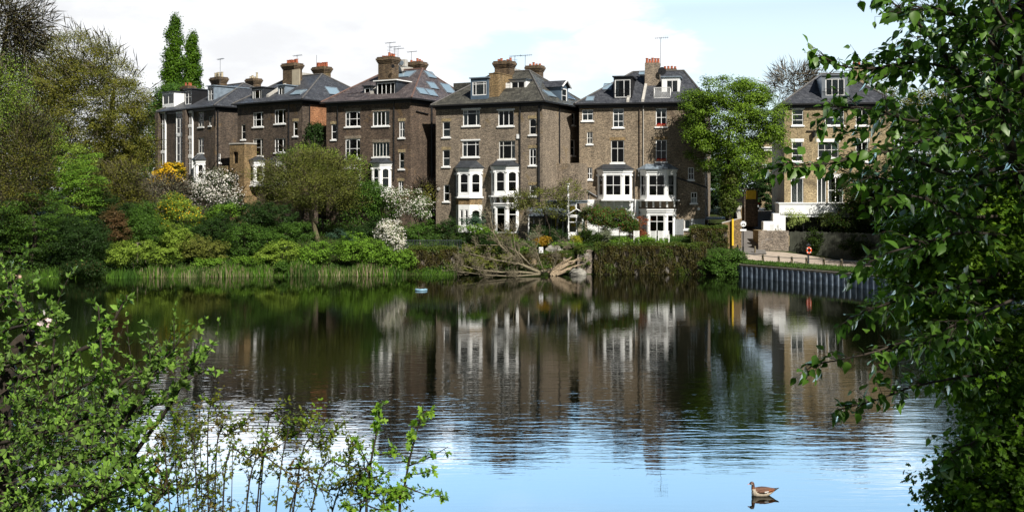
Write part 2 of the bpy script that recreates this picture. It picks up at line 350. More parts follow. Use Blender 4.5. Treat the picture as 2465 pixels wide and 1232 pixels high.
# ------------------------------------------------------------ terrain and water
POND = np.array([(-60,79.5),(-41,80.5),(-30,82),(-20,83.4),(-9,84.2),(5.5,84.8),(18.2,84.6),(18.6,82.5),(21.5,78.2),(24.8,73.6),(27.5,69),(32,60),(35,45),(34,30),(28,20),(8,16.5),(-8,16.5),(-25,17.5),(-50,26),(-60,45)], float)
ALLEY = [(20.4, 86.5, 1.50), (20.7, 88.5, 1.85), (22.6, 95, 2.7), (25.2, 104, 3.8), (27.4, 112, 4.6), (29.5, 122, 4.8)]
def terrain(X, Y):
    X = np.asarray(X, float); Y = np.asarray(Y, float)
    P = np.stack([X, Y], -1); dist = np.full(X.shape, 1e9); inside = np.zeros(X.shape, bool)
    for i in range(len(POND)):
        a = POND[i]; b = POND[(i+1) % len(POND)]
        ab = b-a; t = np.clip(((P-a)@ab)/(ab@ab), 0, 1); d = np.linalg.norm(P-(a+t[...,None]*ab), axis=-1); dist = np.minimum(dist, d)
        c = ((a[1] > Y) != (b[1] > Y)); xx = (b[0]-a[0])*(Y-a[1])/((b[1]-a[1]) if b[1] != a[1] else 1e-9)+a[0]
        inside ^= c & (X < xx)
    far = np.where(X < 5, .15 + np.minimum(dist*.28, 3.1) + np.clip(dist-11, 0, 60)*.035,
          np.where(X < 18.4, np.where(dist < .9, .05, 2.25 + np.minimum((dist-.9)*.08, .6)), .95 + np.clip(Y-84, 0, 20)*.2 - np.where(dist < 1.5, 1.2, 0)*(Y < 84.0)))
    far = np.where((X > 23.8) & (Y >= 88), 1.75+np.clip(Y-88, 0, 2)*.7+np.clip(Y-90, 0, 20)*.06, far)
    near = np.clip(.15 + (16.5-Y)*.31, .1, 5.25)
    side = .3 + np.minimum(dist*.22, 5)
    h = np.where(Y > 68, far, np.where(Y < 18, near, side))
    h = np.where(inside, -np.minimum(dist*.5, 1.3), h)
    ax = np.interp(Y, [p[1] for p in ALLEY], [p[0] for p in ALLEY]); az = np.interp(Y, [p[1] for p in ALLEY], [p[2] for p in ALLEY])
    h = np.where((np.abs(X-ax) < 2.2) & (Y > 88) & (Y < 122), np.minimum(h, az-.12), h)
    return h
def gz(x, y): return float(terrain(np.array([x]), np.array([y]))[0])
def spaced(a, b, st, out, k):
    mid = np.arange(a, b+.01, st); e = []; d = st; 
    left = [a]; 
    while left[-1] > -out: d *= k; left.append(left[-1]-d)
    d = st; right = [b]
    while right[-1] < out: d *= k; right.append(right[-1]+d)
    return np.array(left[::-1][:-1] + list(mid) + right[1:])
def make_ground():
    xs = spaced(-66, 60, 1.0, 900, 1.25); ys = spaced(-12, 132, 1.0, 1300, 1.25)
    gx, gy = np.meshgrid(xs, ys); h = terrain(gx, gy)
    rs = np.random.RandomState(3); h = h + np.where(h > .2, rs.uniform(-.05, .05, h.shape), 0)
    n, m = h.shape; me = bpy.data.meshes.new('ground')
    V = np.stack([gx, gy, h], -1).reshape(-1, 3); idx = np.arange(n*m).reshape(n, m)
    q = np.stack([idx[:-1,:-1], idx[:-1,1:], idx[1:,1:], idx[1:,:-1]], -1).reshape(-1, 4)
    me.vertices.add(len(V)); me.vertices.foreach_set('co', V.astype(np.float32).ravel())
    me.loops.add(q.size); me.loops.foreach_set('vertex_index', q.astype(np.int32).ravel())
    me.polygons.add(len(q)); me.polygons.foreach_set('loop_start', (np.arange(len(q))*4).astype(np.int32)); me.update(calc_edges=True)
    tag(finish(bpy.data.objects.new('ground', me), M['ground'], smooth=True), kind='structure')
    w = MB(); w.face([(-61,15,0),(36,15,0),(36,86,0),(-61,86,0)]); tag(w.build('water', M['water']), kind='structure')
make_ground()
def strip(name, mat, pts, z_of=None, lift=.02):
    m = MB()
    for a, b in zip(pts[:-1], pts[1:]):
        m.face([a[0], b[0], b[1], a[1]])
    return tag(m.build(name, mat), kind='structure')

# ------------------------------------------------------------ houses
class House:
    def __init__(s, name, label, cat, L, Rr, eave, base, depth, wall, roofmat, rise, rd, al, ar, oh=.38):
        (s.ex0, s.ey0), (ex1, ey1) = L, Rr
        u = Vector((ex1-s.ex0, ey1-s.ey0)); wid = u.length; u.normalize(); v = Vector((-u.y, u.x))
        s.u, s.v = u, v; s.W = wid-2*oh; s.D = depth; s.oh = oh
        o = Vector((s.ex0, s.ey0)) + (u+v)*oh; s.o = o
        s.E = eave-base; s.base = base; s.rise, s.rd, s.al, s.ar = rise, rd, al+0, ar+0
        s.root = empty(name, (o.x, o.y, base), math.atan2(u.y, u.x), label=label, cat=cat)
        s.wall, s.roofmat = wall, roofmat
        s.holes = {'f': [], 'r': []}; s.flip = name
        s.cl = s.loc((0, 0, CH))
    def loc(s, w):
        d = Vector((w[0], w[1])) - s.o
        return Vector((d.dot(s.u), d.dot(s.v), w[2]-s.base))
    def ray(s, px, py):
        d = Vector(((px-CX)/F, 1, (HZ-py)/F)); dx = Vector((d.x, d.y))
        return Vector((dx.dot(s.u), dx.dot(s.v), d.z))
    def hit(s, px, py, p, n):
        r = s.ray(px, py); n = Vector(n); t = (Vector(p)-s.cl).dot(n)/r.dot(n)
        return s.cl + r*t
    def fr(s, px, py, y=0.): q = s.hit(px, py, (0, y, 0), (0, 1, 0)); return q.x, q.z
    def sd(s, px, py): q = s.hit(px, py, (s.W, 0, 0), (1, 0, 0)); return q.y, q.z
    def plane_front(s): return (0, -s.oh, s.E), (0, -s.rise/(s.rd+s.oh), 1)
    def plane_right(s): return (s.W+s.oh, 0, s.E), (s.rise/(s.ar+s.oh), 0, 1)
def frame(p0, p1):
    p0 = Vector(p0); d = Vector(p1)-p0; L = d.length; d.normalize(); n = Vector((-d.y, d.x))
    return (lambda s, q, t: (p0.x+s*d.x+q*n.x, p0.y+s*d.y+q*n.y, t)), L
def panel(m, T, L, z0, z1, holes, reveal=.14):
    old = m.T; m.T = T
    ss = sorted({0., L, *[h[0] for h in holes], *[h[1] for h in holes]}); tt = sorted({z0, z1, *[h[2] for h in holes], *[h[3] for h in holes]})
    for a, b in zip(ss[:-1], ss[1:]):
        for c, d in zip(tt[:-1], tt[1:]):
            if b-a < 1e-4 or d-c < 1e-4: continue
            x, z = (a+b)/2, (c+d)/2
            if any(h[0] < x < h[1] and h[2] < z < h[3] for h in holes): continue
            m.face([(a,0,c),(b,0,c),(b,0,d),(a,0,d)])
    for h in holes:
        a, b, c, d = h[:4]
        m.face([(a,0,c),(a,reveal,c),(b,reveal,c),(b,0,c)]); m.face([(a,0,d),(b,0,d),(b,reveal,d),(a,reveal,d)])
        m.face([(a,0,c),(a,0,d),(a,reveal,d),(a,reveal,c)]); m.face([(b,0,c),(b,reveal,c),(b,reveal,d),(b,0,d)])
    m.T = old
RS = random.Random(5)
def window(parent, T, a, b, c, d, vb=(), hb=(.5,), sill=True, cur=None, arch=False, ft=.07, bar=.05, mat='white', nested=False, inset=.06, lintel=None, box=False):
    m = MB(T); n0, n1 = inset, inset+.07
    m.box(a, a+ft, n0, n1, c, d); m.box(b-ft, b, n0, n1, c, d); m.box(a+ft, b-ft, n0, n1, c, c+ft*1.1); m.box(a+ft, b-ft, n0, n1, d-ft, d)
    w, h = b-a, d-c
    for x in vb: m.box(a+w*x-bar/2, a+w*x+bar/2, n0+.004, n1-.004, c+ft*1.1, d-ft)
    for z in hb: m.box(a+ft, b-ft, n0+.010, n1-.010, c+h*z-bar/2, c+h*z+bar/2)
    if arch:                                         # segmental head: spandrels below a slight arch
        k = 8; xs = [a+ft+(w-2*ft)*i/k for i in range(k+1)]; zt = d-ft+.002
        zz = [zt-.16*min(1.,w)*(((x-(a+b)/2)/(w/2-ft))**2) for x in xs]
        for i in range(k): m.face([(xs[i],n0-.006,zz[i]),(xs[i+1],n0-.006,zz[i+1]),(xs[i+1],n0-.006,zt),(xs[i],n0-.006,zt)])
    f = m.build('window_frame' if nested else 'window', M[mat], parent)
    host = parent if nested else f
    g = MB(T); g.face([(a+ft*.5,n1-.03,c+.03),(b-ft*.5,n1-.03,c+.03),(b-ft*.5,n1-.03,d-.03),(a+ft*.5,n1-.03,d-.03)]); g.build('pane', M['glass'], host)
    if sill:
        q = MB(T); q.box(a-.10, b+.10, -.10, inset, c-.13, c+.003); q.build('sill', M['white'], host)
    if cur:
        q = MB(T)
        def drape(x0, x1, z0, z1, nn=.20):
            k = max(4, int((x1-x0)/.07)); pts = [(x0+(x1-x0)*i/k, nn+.022*math.sin(i*2.3), 0) for i in range(k+1)]
            for i in range(k): q.face([(pts[i][0],pts[i][1],z0),(pts[i+1][0],pts[i+1][1],z0),(pts[i+1][0],pts[i+1][1],z1),(pts[i][0],pts[i][1],z1)])
        if 'l' in cur: drape(a+.04, a+w*.26, c+.02, d-.02)
        if 'r' in cur: drape(b-w*.24, b-.04, c+.02, d-.02)
        if 'F' in cur: drape(a+.03, b-.03, c+.02, d-.02)
        if 'h' in cur: drape(a+.03, b-.03, c+.02, c+h*.5)
        if 't' in cur: drape(a+.03, b-.03, c+h*.72, d-.02)
        if 'B' in cur:
            z = c+.05
            while z < d-.05: q.box(a+.05, b-.05, .19, .21, z, z+.045); z += .075
        q.build('blind' if 'B' in cur else 'curtain', M['blind'] if 'B' in cur else M['red'] if 'R' in cur else M['curtain'], host)
    if lintel and not nested:
        q = MB(T); e = .12; hh = .13 if lintel == 'white' else .28 if lintel != 'BAND' else .30; q.box(a-e, b+e, -.012 if lintel != 'white' else -.06, .02, d+.004, d+hh)
        q.build('lintel', M['white' if lintel == 'BAND' else lintel], f)
    if box:
        q = MB(T); q.box(a+.05, b-.05, -.09, -.005, c+.006, c+.17); q.build('window_box', M['pot_red'], f)
        cl = Cloud(); n = 60; rr = np.random.RandomState(int(a*100) % 999)
        P = np.array([T(a+.06+rr.rand()*(w-.12), -.05, c+.17+rr.rand()*.10) for _ in range(n)]); cl.add(T_flower(), P, rr.randn(n,3), np.tile([0,-1,.3],(n,1))+rr.randn(n,3)*.3, .07)
        cl.build('window_box_flowers', LM['geranium'], f)
    return f
def wins(H, lst):
    """front windows from photo rectangles: (px0, px1, py0, py1, vb, hb, curtain, lintel, arch, box)"""
    T, L = frame((0,0),(H.W,0))
    for w in lst:
        px0, px1, py0, py1 = w[:4]; o = dict(zip(('vb','hb','cur','lintel','arch','box'), w[4:]))
        o.setdefault('cur', None); o['cur'] = o['cur'] or (RS.choice(['l','r','t','lr','h']) if RS.random() < .4 else None); o['mat'] = RS.choice(['white','white','offwhite'])
        a, d = H.fr(px0, py0); b, c = H.fr(px1, py1)
        d = (d+H.fr(px1, py0)[1])/2; c = (c+H.fr(px0, py1)[1])/2
        H.holes['f'].append((a, b, c, d)); window(H.root, T, a, b, c, d, **o)
def side_wins(H, lst):
    T, L = frame((H.W,0),(H.W,H.D))
    for w in lst:
        a, d = H.sd(w[0], w[2]); b, c = H.sd(w[1], w[3])
        H.holes['r'].append((a, b, c, d)); window(H.root, T, a, b, c, d, *w[4:])
def offset_outline(x0, x1, c, p, o):
    k = o*.55
    return [(x0-o, .0), (x0+c-k, -p-o), (x1-c+k, -p-o), (x1+o, .0)]
def bay(H, px0, px1, pyc, pyb, proj=.9, cant=.75, roofpy=None, two=True, door=False, cur=None, consoles=0, body='white', slab=True, roofmat='leaddark', cornice=True, hole=True, big=False, head=.42, foot=.35, frames='white'):
    pm = (pyc+pyb)/2
    x1, _ = H.fr(px1, pm, 0.); xa, _ = H.fr(px0, pm, -proj); x0 = xa-cant
    pmx = (px0+px1)/2; zt = H.fr(pmx, pyc, -proj)[1]; zb = H.fr(pmx, pyb, -proj)[1]
    pts = [(x0,0),(x0+cant,-proj),(x1-cant,-proj),(x1,0)]
    m = MB(); holes = []
    for i in range(3):
        T, L = frame(pts[i], pts[i+1])
        mg = .16 if i == 1 else .20
        zc = zb+(.06 if door else foot); zd = zt-head
        fr_l = i == 1
        hs = []
        if fr_l and two: g = .09; hs = [(mg, L/2-g, zc, zd), (L/2+g, L-mg, zc, zd)]
        else: hs = [(mg, L-mg, zc, zd)]
        panel(m, T, L, zb, zt, hs, .09); holes.append((T, hs, i))
    m.face([(p[0],p[1],zt) for p in pts]); m.face([(p[0],p[1],zb) for p in pts][::-1])
    b = m.build('bay_window', M[body], H.root)
    for T, hs, i in holes:
        for h in hs:
            window(b, T, *h, vb=(.5,) if (door and h[1]-h[0] > .9) or (big and i == 1) else (), hb=(.72,) if door else ((.5,)), sill=False, arch=not door and not big, nested=True, inset=.03, cur=(cur if i == 1 else ('F' if cur and 's' in cur else None)), mat=frames)
    if cornice:
        q = MB(); q.prism(offset_outline(x0, x1, cant, proj, .14), zt-.03, zt+.10); q.prism(offset_outline(x0, x1, cant, proj, .07), zt-.20, zt-.034)
        for k in range(4):                           # capitals where the facets meet
            x, y = pts[k]; y = min(y, -.07); q.box(x-.09, x+.09, y-.05, y+.04, zt-head-.12, zt-head+.06)
        q.build('cornice', M['white'], b)
    if slab:
        q = MB(); q.prism(offset_outline(x0, x1, cant, proj, .13 if not consoles else .30), zb-.12, zb+.02); q.build('bay_sill', M['white'], b)
    for k in range(consoles):
        q = MB(); x = x0+.15+(x1-x0-.3)*k/(consoles-1); yy = -proj-.1 if x0+cant*.6 < x < x1-cant*.6 else -proj*.55
        q.T = lambda a, bb, c, x=x: (x+a, bb, c)
        pr = [(yy,-.12),(yy,-.24),(yy+.14,-.34),(yy+.2,-.62),(yy+.45,-.70),(yy+.45,-.12)]
        A = [q.pt((-.07, y, zb+z)) for y, z in pr]; B = [q.pt((.07, y, zb+z)) for y, z in pr]
        q.f.append(A); q.f.append(B[::-1])
        for j in range(6): q.f.append([A[j], B[j], B[(j+1)%6], A[(j+1)%6]])
        q.build('console', M['white'], b)
    if roofpy:
        zr = H.fr(pmx, roofpy, 0.)[1]; o = offset_outline(x0, x1, cant, proj, .22); z0 = zt+.105
        q = MB(); top = [(x0+cant*.8, -.0), (x1-cant*.8, -.0)]
        v = [(p[0], p[1], z0) for p in o]; t0 = (top[0][0], -.25, zr); t1 = (top[1][0], -.25, zr)
        tb0 = (top[0][0], 0, zr+.03); tb1 = (top[1][0], 0, zr+.03)
        q.face([v[0], v[1], t0, tb0]); q.face([v[1], v[2], t1, t0]); q.face([v[2], v[3], tb1, t1]); q.face([t0, t1, tb1, tb0]); q.face([v[3], v[2], v[1], v[0]])
        q.face([v[0], tb0, tb1, v[3]])
        for s0, s1 in ((v[1],t0),(v[2],t1),(v[1],v[2]),(v[2],v[3]),(v[0],v[1])): q.tube([s0, s1], .035, 5)
        q.build('bay_roof', M[roofmat], b)
    if hole: H.holes['f'].append((x0+.25, x1-.25, zb+.1 if not door else zb+.02, zt-.15))
    return b, x0, x1, zb, zt
def finish_house(H, lower=None, skip_partition=False, gutter='black', ridge='ridge', ends=True):
    W, D, E = H.W, H.D, H.E
    m = MB(); T, L = frame((0,0),(W,0)); panel(m, T, L, -1.5, E, H.holes['f'])
    T, L = frame((W,0),(W,D)); panel(m, T, L, -1.5, E, H.holes['r'])
    m.face([(W,D,-1.5),(0,D,-1.5),(0,D,E),(W,D,E)]); m.face([(0,D,-1.5),(0,0,-1.5),(0,0,E),(0,D,E)])
    wl = m.build('wall', M[H.wall], H.root)
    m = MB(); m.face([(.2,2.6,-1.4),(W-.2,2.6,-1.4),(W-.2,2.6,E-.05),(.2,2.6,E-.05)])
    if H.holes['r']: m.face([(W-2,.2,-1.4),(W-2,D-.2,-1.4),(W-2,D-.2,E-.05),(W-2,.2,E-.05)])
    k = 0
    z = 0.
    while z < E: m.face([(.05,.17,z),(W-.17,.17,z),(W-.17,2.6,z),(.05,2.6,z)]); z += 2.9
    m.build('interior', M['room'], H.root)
    oh = H.oh; rz = E+H.rise
    a = (-oh,-oh,E); b = (W+oh,-oh,E); c = (W+oh,D+oh,E); d = (-oh,D+oh,E); r0 = (H.al,H.rd,rz); r1 = (W-H.ar,H.rd,rz)
    m = MB(); m.face([a,b,r1,r0]); m.face([b,c,r1]); m.face([c,d,r0,r1]); m.face([d,a,r0])
    m.face([(p[0],p[1],E-.02) for p in (d,c,b,a)])
    rf = m.build('roof', M[H.roofmat], H.root)
    m = MB()
    for p, q in ((r0,r1),(a,r0),(b,r1),(c,r1),(d,r0)):
        p, q = Vector(p)+Vector((0,0,.03)), Vector(q)+Vector((0,0,.03))
        if ends or (p-q).length > 0: m.tube([p, q], .085, 6)
    m.build('ridge_tiles', M[ridge], rf)
    m = MB(); g = .10
    m.box(-oh-g, W+oh+g, -oh-g, -oh+.02, E-.14, E-.005); m.box(W+oh-.02, W+oh+g, -oh+.022, D+oh, E-.14, E-.005); m.box(-oh-g, -oh+.02, -oh+.022, D+oh, E-.14, E-.005)
    m.box(-.06, W+.06, -.06, .0-.004, E-.42, E-.022); m.box(W+.004, W+.06, .0, D, E-.42, E-.022)
    m.build('gutter', M[gutter], rf)
    return wl, rf
def pipe(H, px, y0, y1, mat='black', side=False, r=.055):
    if side:
        s, z1 = H.sd(px, y0); _, z0 = H.sd(px, y1); p = lambda z: (H.W+.1, s, z)
    else:
        s, z1 = H.fr(px, y0); _, z0 = H.fr(px, y1); p = lambda z: (s, -.1, z)
    m = MB(); m.tube([p(z0), p(z1)], r, 6)
    z = z0+.5
    while z < z1: m.tube([p(z), p(z+.06)], r*1.5, 6); z += 1.8
    m.build('drainpipe', M[mat], H.root)
def dormer(H, px0, px1, py0, py1, yf=.9, back=3.2, mat='leaddark', top='lead', vb=(.5,), hb=(), cur=None, mg=(.12,.12,.10,.16), frame_mat='white', over=.12, arch=False, hole=True, ft=.07):
    x0, z1 = H.fr(px0, py0, yf); x1, z0 = H.fr(px1, py1, yf)
    m = MB(); T, L = frame((x0,yf),(x1,yf)); h = (mg[0], L-mg[1], z0+mg[2], z1-mg[3])
    panel(m, T, L, z0-.25, z1, [h], .10)
    m.face([(x1,yf,z0-.25),(x1,yf+back,z0-.25),(x1,yf+back,z1),(x1,yf,z1)]); m.face([(x0,yf+back,z0-.25),(x0,yf,z0-.25),(x0,yf,z1),(x0,yf+back,z1)])
    m.face([(x0,yf+back,z0-.25),(x0,yf+back,z1),(x1,yf+back,z1),(x1,yf+back,z0-.25)])
    d = m.build('dormer', M[mat], H.root)
    q = MB(); q.box(x0-over, x1+over, yf-over, yf+back, z1+.003, z1+.10); q.build('dormer_roof', M[top], d)
    q = MB(); q.face([(x0+.05,yf+.9,z0),(x1-.05,yf+.9,z0),(x1-.05,yf+.9,z1-.02),(x0+.05,yf+.9,z1-.02)]); q.build('interior', M['room'], d)
    window(d, T, *h, vb=vb, hb=hb, sill=False, nested=True, inset=.02, cur=cur, mat=frame_mat, arch=arch, ft=ft)
    return d, (x0, x1, z0, z1)
def skylight(H, px0, px1, py0, py1, right=False, mat='roofglass'):
    p, n = H.plane_right() if right else H.plane_front(); n = Vector(n).normalized()
    c = H.hit((px0+px1)/2, (py0+py1)/2, p, n)
    hor = Vector((0,1,0)) if right else Vector((1,0,0)); up = n.cross(hor).normalized()
    if up.z < 0: up = -up
    l = H.hit(px0, (py0+py1)/2, p, n); r = H.hit(px1, (py0+py1)/2, p, n); tp = H.hit((px0+px1)/2, py0, p, n); bt = H.hit((px0+px1)/2, py1, p, n)
    w = min(abs((r-l).dot(hor))/2, .85); h = min(abs((tp-bt).dot(up))/2, .75)
    w = max(w, .25)
    m = MB(lambda a, b, t: c + hor*a + up*b + n*t); f = .07
    for x0, x1, y0, y1 in ((-w,w,-h,-h+f),(-w,w,h-f,h),(-w,-w+f,-h+f,h-f),(w-f,w,-h+f,h-f)): m.box(x0, x1, y0, y1, -.05, .11)
    s = m.build('skylight', M['lead'], H.root)
    m = MB(lambda a, b, t: c + hor*a + up*b + n*t); m.face([(-w+f,-h+f,.08),(w-f,-h+f,.08),(w-f,h-f,.08),(-w+f,h-f,.08)]); m.build('pane', M[mat], s)
def chimney(H, x, y, top, w=1.5, d=.95, bottom=None, pots=5, pot='pot_red', pot_h=.5, mat='brick_chimney', rowdir='x', irregular=False, cap=True, seed=1):
    rr = random.Random(seed); bottom = H.E-.5 if bottom is None else bottom
    m = MB(); m.box(x-w/2, x+w/2, y-d/2, y+d/2, bottom, top-.62)
    if cap:
        for i, (e, z0, z1) in enumerate(((.06,-.62,-.48),(.12,-.48,-.34),(.18,-.34,-.14),(.10,-.14,0.))): m.box(x-w/2-e, x+w/2+e, y-d/2-e, y+d/2+e, top+z0, top+z1)
    else: m.box(x-w/2, x+w/2, y-d/2, y+d/2, top-.62, top)
    c = m.build('chimney', M[mat], H.root)
    for k in range(pots):
        xx = x-w/2+.15+(w-.3)*k/max(1, pots-1); hh = pot_h*(rr.uniform(.35,1.25) if irregular else rr.uniform(.93,1.07)); yy = y+rr.uniform(-.06,.06)
        q = MB(); q.lathe((xx,yy,top-.01), [(.15,0),(.135,.05),(.11,hh*.85),(.135,hh*.88),(.135,hh),(.09,hh),(.085,hh*.7)], 10); q.build('chimney_pot', M[pot], c, smooth=False)
    return c
def party(H, px, py, y_ridge, y0, y1, mat='coping', w=.17):
    x = H.fr(px, py, y_ridge)[0]; sl = H.rise/(H.rd+H.oh); m = MB(); z = lambda y: H.E+(y+H.oh)*sl
    for a, b in ((y0, H.rd),):
        i = [m.pt(p) for p in ((x-w,a,z(a)-.1),(x+w,a,z(a)-.1),(x+w,b,z(b)-.1),(x-w,b,z(b)-.1),(x-w,a,z(a)+.26),(x+w,a,z(a)+.26),(x+w,b,z(b)+.26),(x-w,b,z(b)+.26))]
        for q in ((3,2,1,0),(4,5,6,7),(0,1,5,4),(1,2,6,5),(2,3,7,6),(3,0,4,7)): m.f.append([i[k] for k in q])
    if y1 > H.rd: m.box(x-w*.9, x+w*.9, H.rd-1.2, y1, z(H.rd)-2.2, z(H.rd)+.42)
    m.build('party_wall', M[mat], H.root)
def aerial(H, x, y, z0, h, kind=0):
    m = MB(); m.tube([(x,y,z0),(x+.02,y,z0+h)], .022, 5)
    z = z0+h
    if kind != 2:
        m.tube([(x-.55,y,z-.05),(x+.75,y,z-.02)], .016, 4)
        for k in range(7): m.tube([(x-.5+.19*k,y-.22,z-.04),(x-.5+.19*k,y+.22,z-.04)], .01, 4); m.tube([(x-.5+.19*k,y,z-.16),(x-.5+.19*k,y,z+.08)], .009, 4)
    if kind == 1: 
        for k in range(4): m.tube([(x-.3,y,z-.4-.14*k),(x+.3,y,z-.4-.14*k)], .011, 4)
    m.build('aerial', M['iron'], H.root)
def dish(H, x, y, z, r=.35, mat='black'):
    m = MB(); prof = [(.02,0),(r*.5,.03),(r*.85,.10),(r,.16)]
    m.tube([(x, y-q, z) for rr_, q in prof], [rr_ for rr_, q in prof], 14); m.tube([(x,y+.3,z-.2),(x,y,z),(x,y-.3,z+.02)], .02, 5); m.build('satellite_dish', M[mat], H.root, smooth=False)

LM = dict(
 geranium=leafmat('geranium_red', (.45,.02,.02), (.55,.05,.05), trans=.1, gloss=.02),
)
G = 'pairs of tall brick villas standing in a row'
# ---- villa 1: far left, partly glazed
def Yof(E, y): return F*E/(HZ-y)
def corner(E, px, py): Y = Yof(E, py); return (Y*(px-CX)/F, Y)
def villa1():
    H = House('brick_villa', 'dark brick villa at the far left with tall white glazed strips, below two poplars', 'house',
              (-41.6, 119.0), corner(9.2, 515, 254), 16.2, 4.0, 12, 'brick_dark', 'slate', 3.1, 5.5, 3.2, 3.0)
    wins(H, [(477.3,490.5,270,306,(.5,),(.5,),'r','',False), (477.3,490.5,332,369,(.5,),(.5,),None,'',False), (503,508.5,280,303,(),(),'F','',False)])
    side_wins(H, [(525.6,531.4,369,392,(),(.5,))])
    T, L = frame((0,0),(H.W,0))
    # three tall glazed strips
    for px0, px1, y0, y1, spans in ((385,397,268,405,((.30,.96,'F'),(.02,.26,None))), (424,441.5,270,394,((.58,.98,None),(.04,.53,None))), (450.5,462,268,438,((.80,.98,None),(.64,.77,None),(.38,.61,None),(.03,.34,None)))):
        a, z1 = H.fr(px0, y0, -.2); b, z0 = H.fr(px1, y1, -.2)
        m = MB(); TT, LL = frame((a,-.2),(b,-.2)); hs = [(.06, LL-.06, z0+(z1-z0)*s0, z0+(z1-z0)*s1) for s0, s1, _ in spans]
        panel(m, TT, LL, z0, z1, hs, .08); m.face([(b,-.2,z0),(b,0,z0),(b,0,z1),(b,-.2,z1)]); m.face([(a,0,z0),(a,-.2,z0),(a,-.2,z1),(a,0,z1)]); m.face([(a,-.2,z1),(b,-.2,z1),(b,0,z1),(a,0,z1)])
        g = m.build('glazed_strip', M['white'], H.root)
        for h, (_, _, cu) in zip(hs, spans): window(g, TT, *h, vb=(.5,) if LL > 1.0 else (), hb=(.28,.72) if h[3]-h[2] > 1.6 else (), sill=False, nested=True, inset=.02, cur=cu)
        H.holes['f'].append((a+.15, b-.15, z0+.2, z1-.2))
    for px0, px1 in ((376.5,384),(442.5,450)):
        a, _ = H.fr(px0, 300, -.35); b, _ = H.fr(px1, 300, -.35); m = MB(); m.box(a, b, -.55, -.004, -1, H.E-.2); m.build('brick_pier', M['brick_dark'], H.root)
    bay(H, 466, 494, 386, 440, .8, .55, 372, two=False)
    finish_house(H, ridge='ridge')
    dormer(H, 391, 419, 225, 252, .5, 4.5, 'white', 'leaddark', vb=(.5,), cur='F')
    dormer(H, 444, 462, 217, 253, .6, 4.5, 'black', 'leaddark', vb=(.5,), hb=(.55,), cur='r')
    dormer(H, 500, 515, 209, 244, 1.2, 4.5, 'lead', 'lead', vb=(.5,), hb=(.5,), cur='l')
    W = H.W
    x = lambda px, y: H.fr(px, 200, y)[0]; z = lambda px, py, y: H.fr(px, py, y)[1]
    chimney(H, x(453,6), 6, z(453,208,6), 1.6, .9, pots=4, pot_h=.4, irregular=True, seed=2)
    chimney(H, x(527,4.2), 4.2, z(527,187,4.2), 1.8, 1.0, pots=5, pot='pot_cream', pot_h=.62, seed=3)
    chimney(H, x(611,8), 8, z(611,190,8), 1.5, 1.0, pots=4, pot='pot_cream', pot_h=.6, seed=4, irregular=True)
    aerial(H, x(530,3.5), 3.5, z(530,205,3.5), 3.0)
    pipe(H, 523, 262, 400, side=True, r=.09); pipe(H, 517, 265, 300, side=True, r=.07)
    m = MB(); s0, z0 = H.sd(540, 400); m.box(W+.004, W+1.4, s0-.5, s0+2.5, -.5, z0); m.build('side_lean_to', M['brick_ochre'], H.root)
villa1()
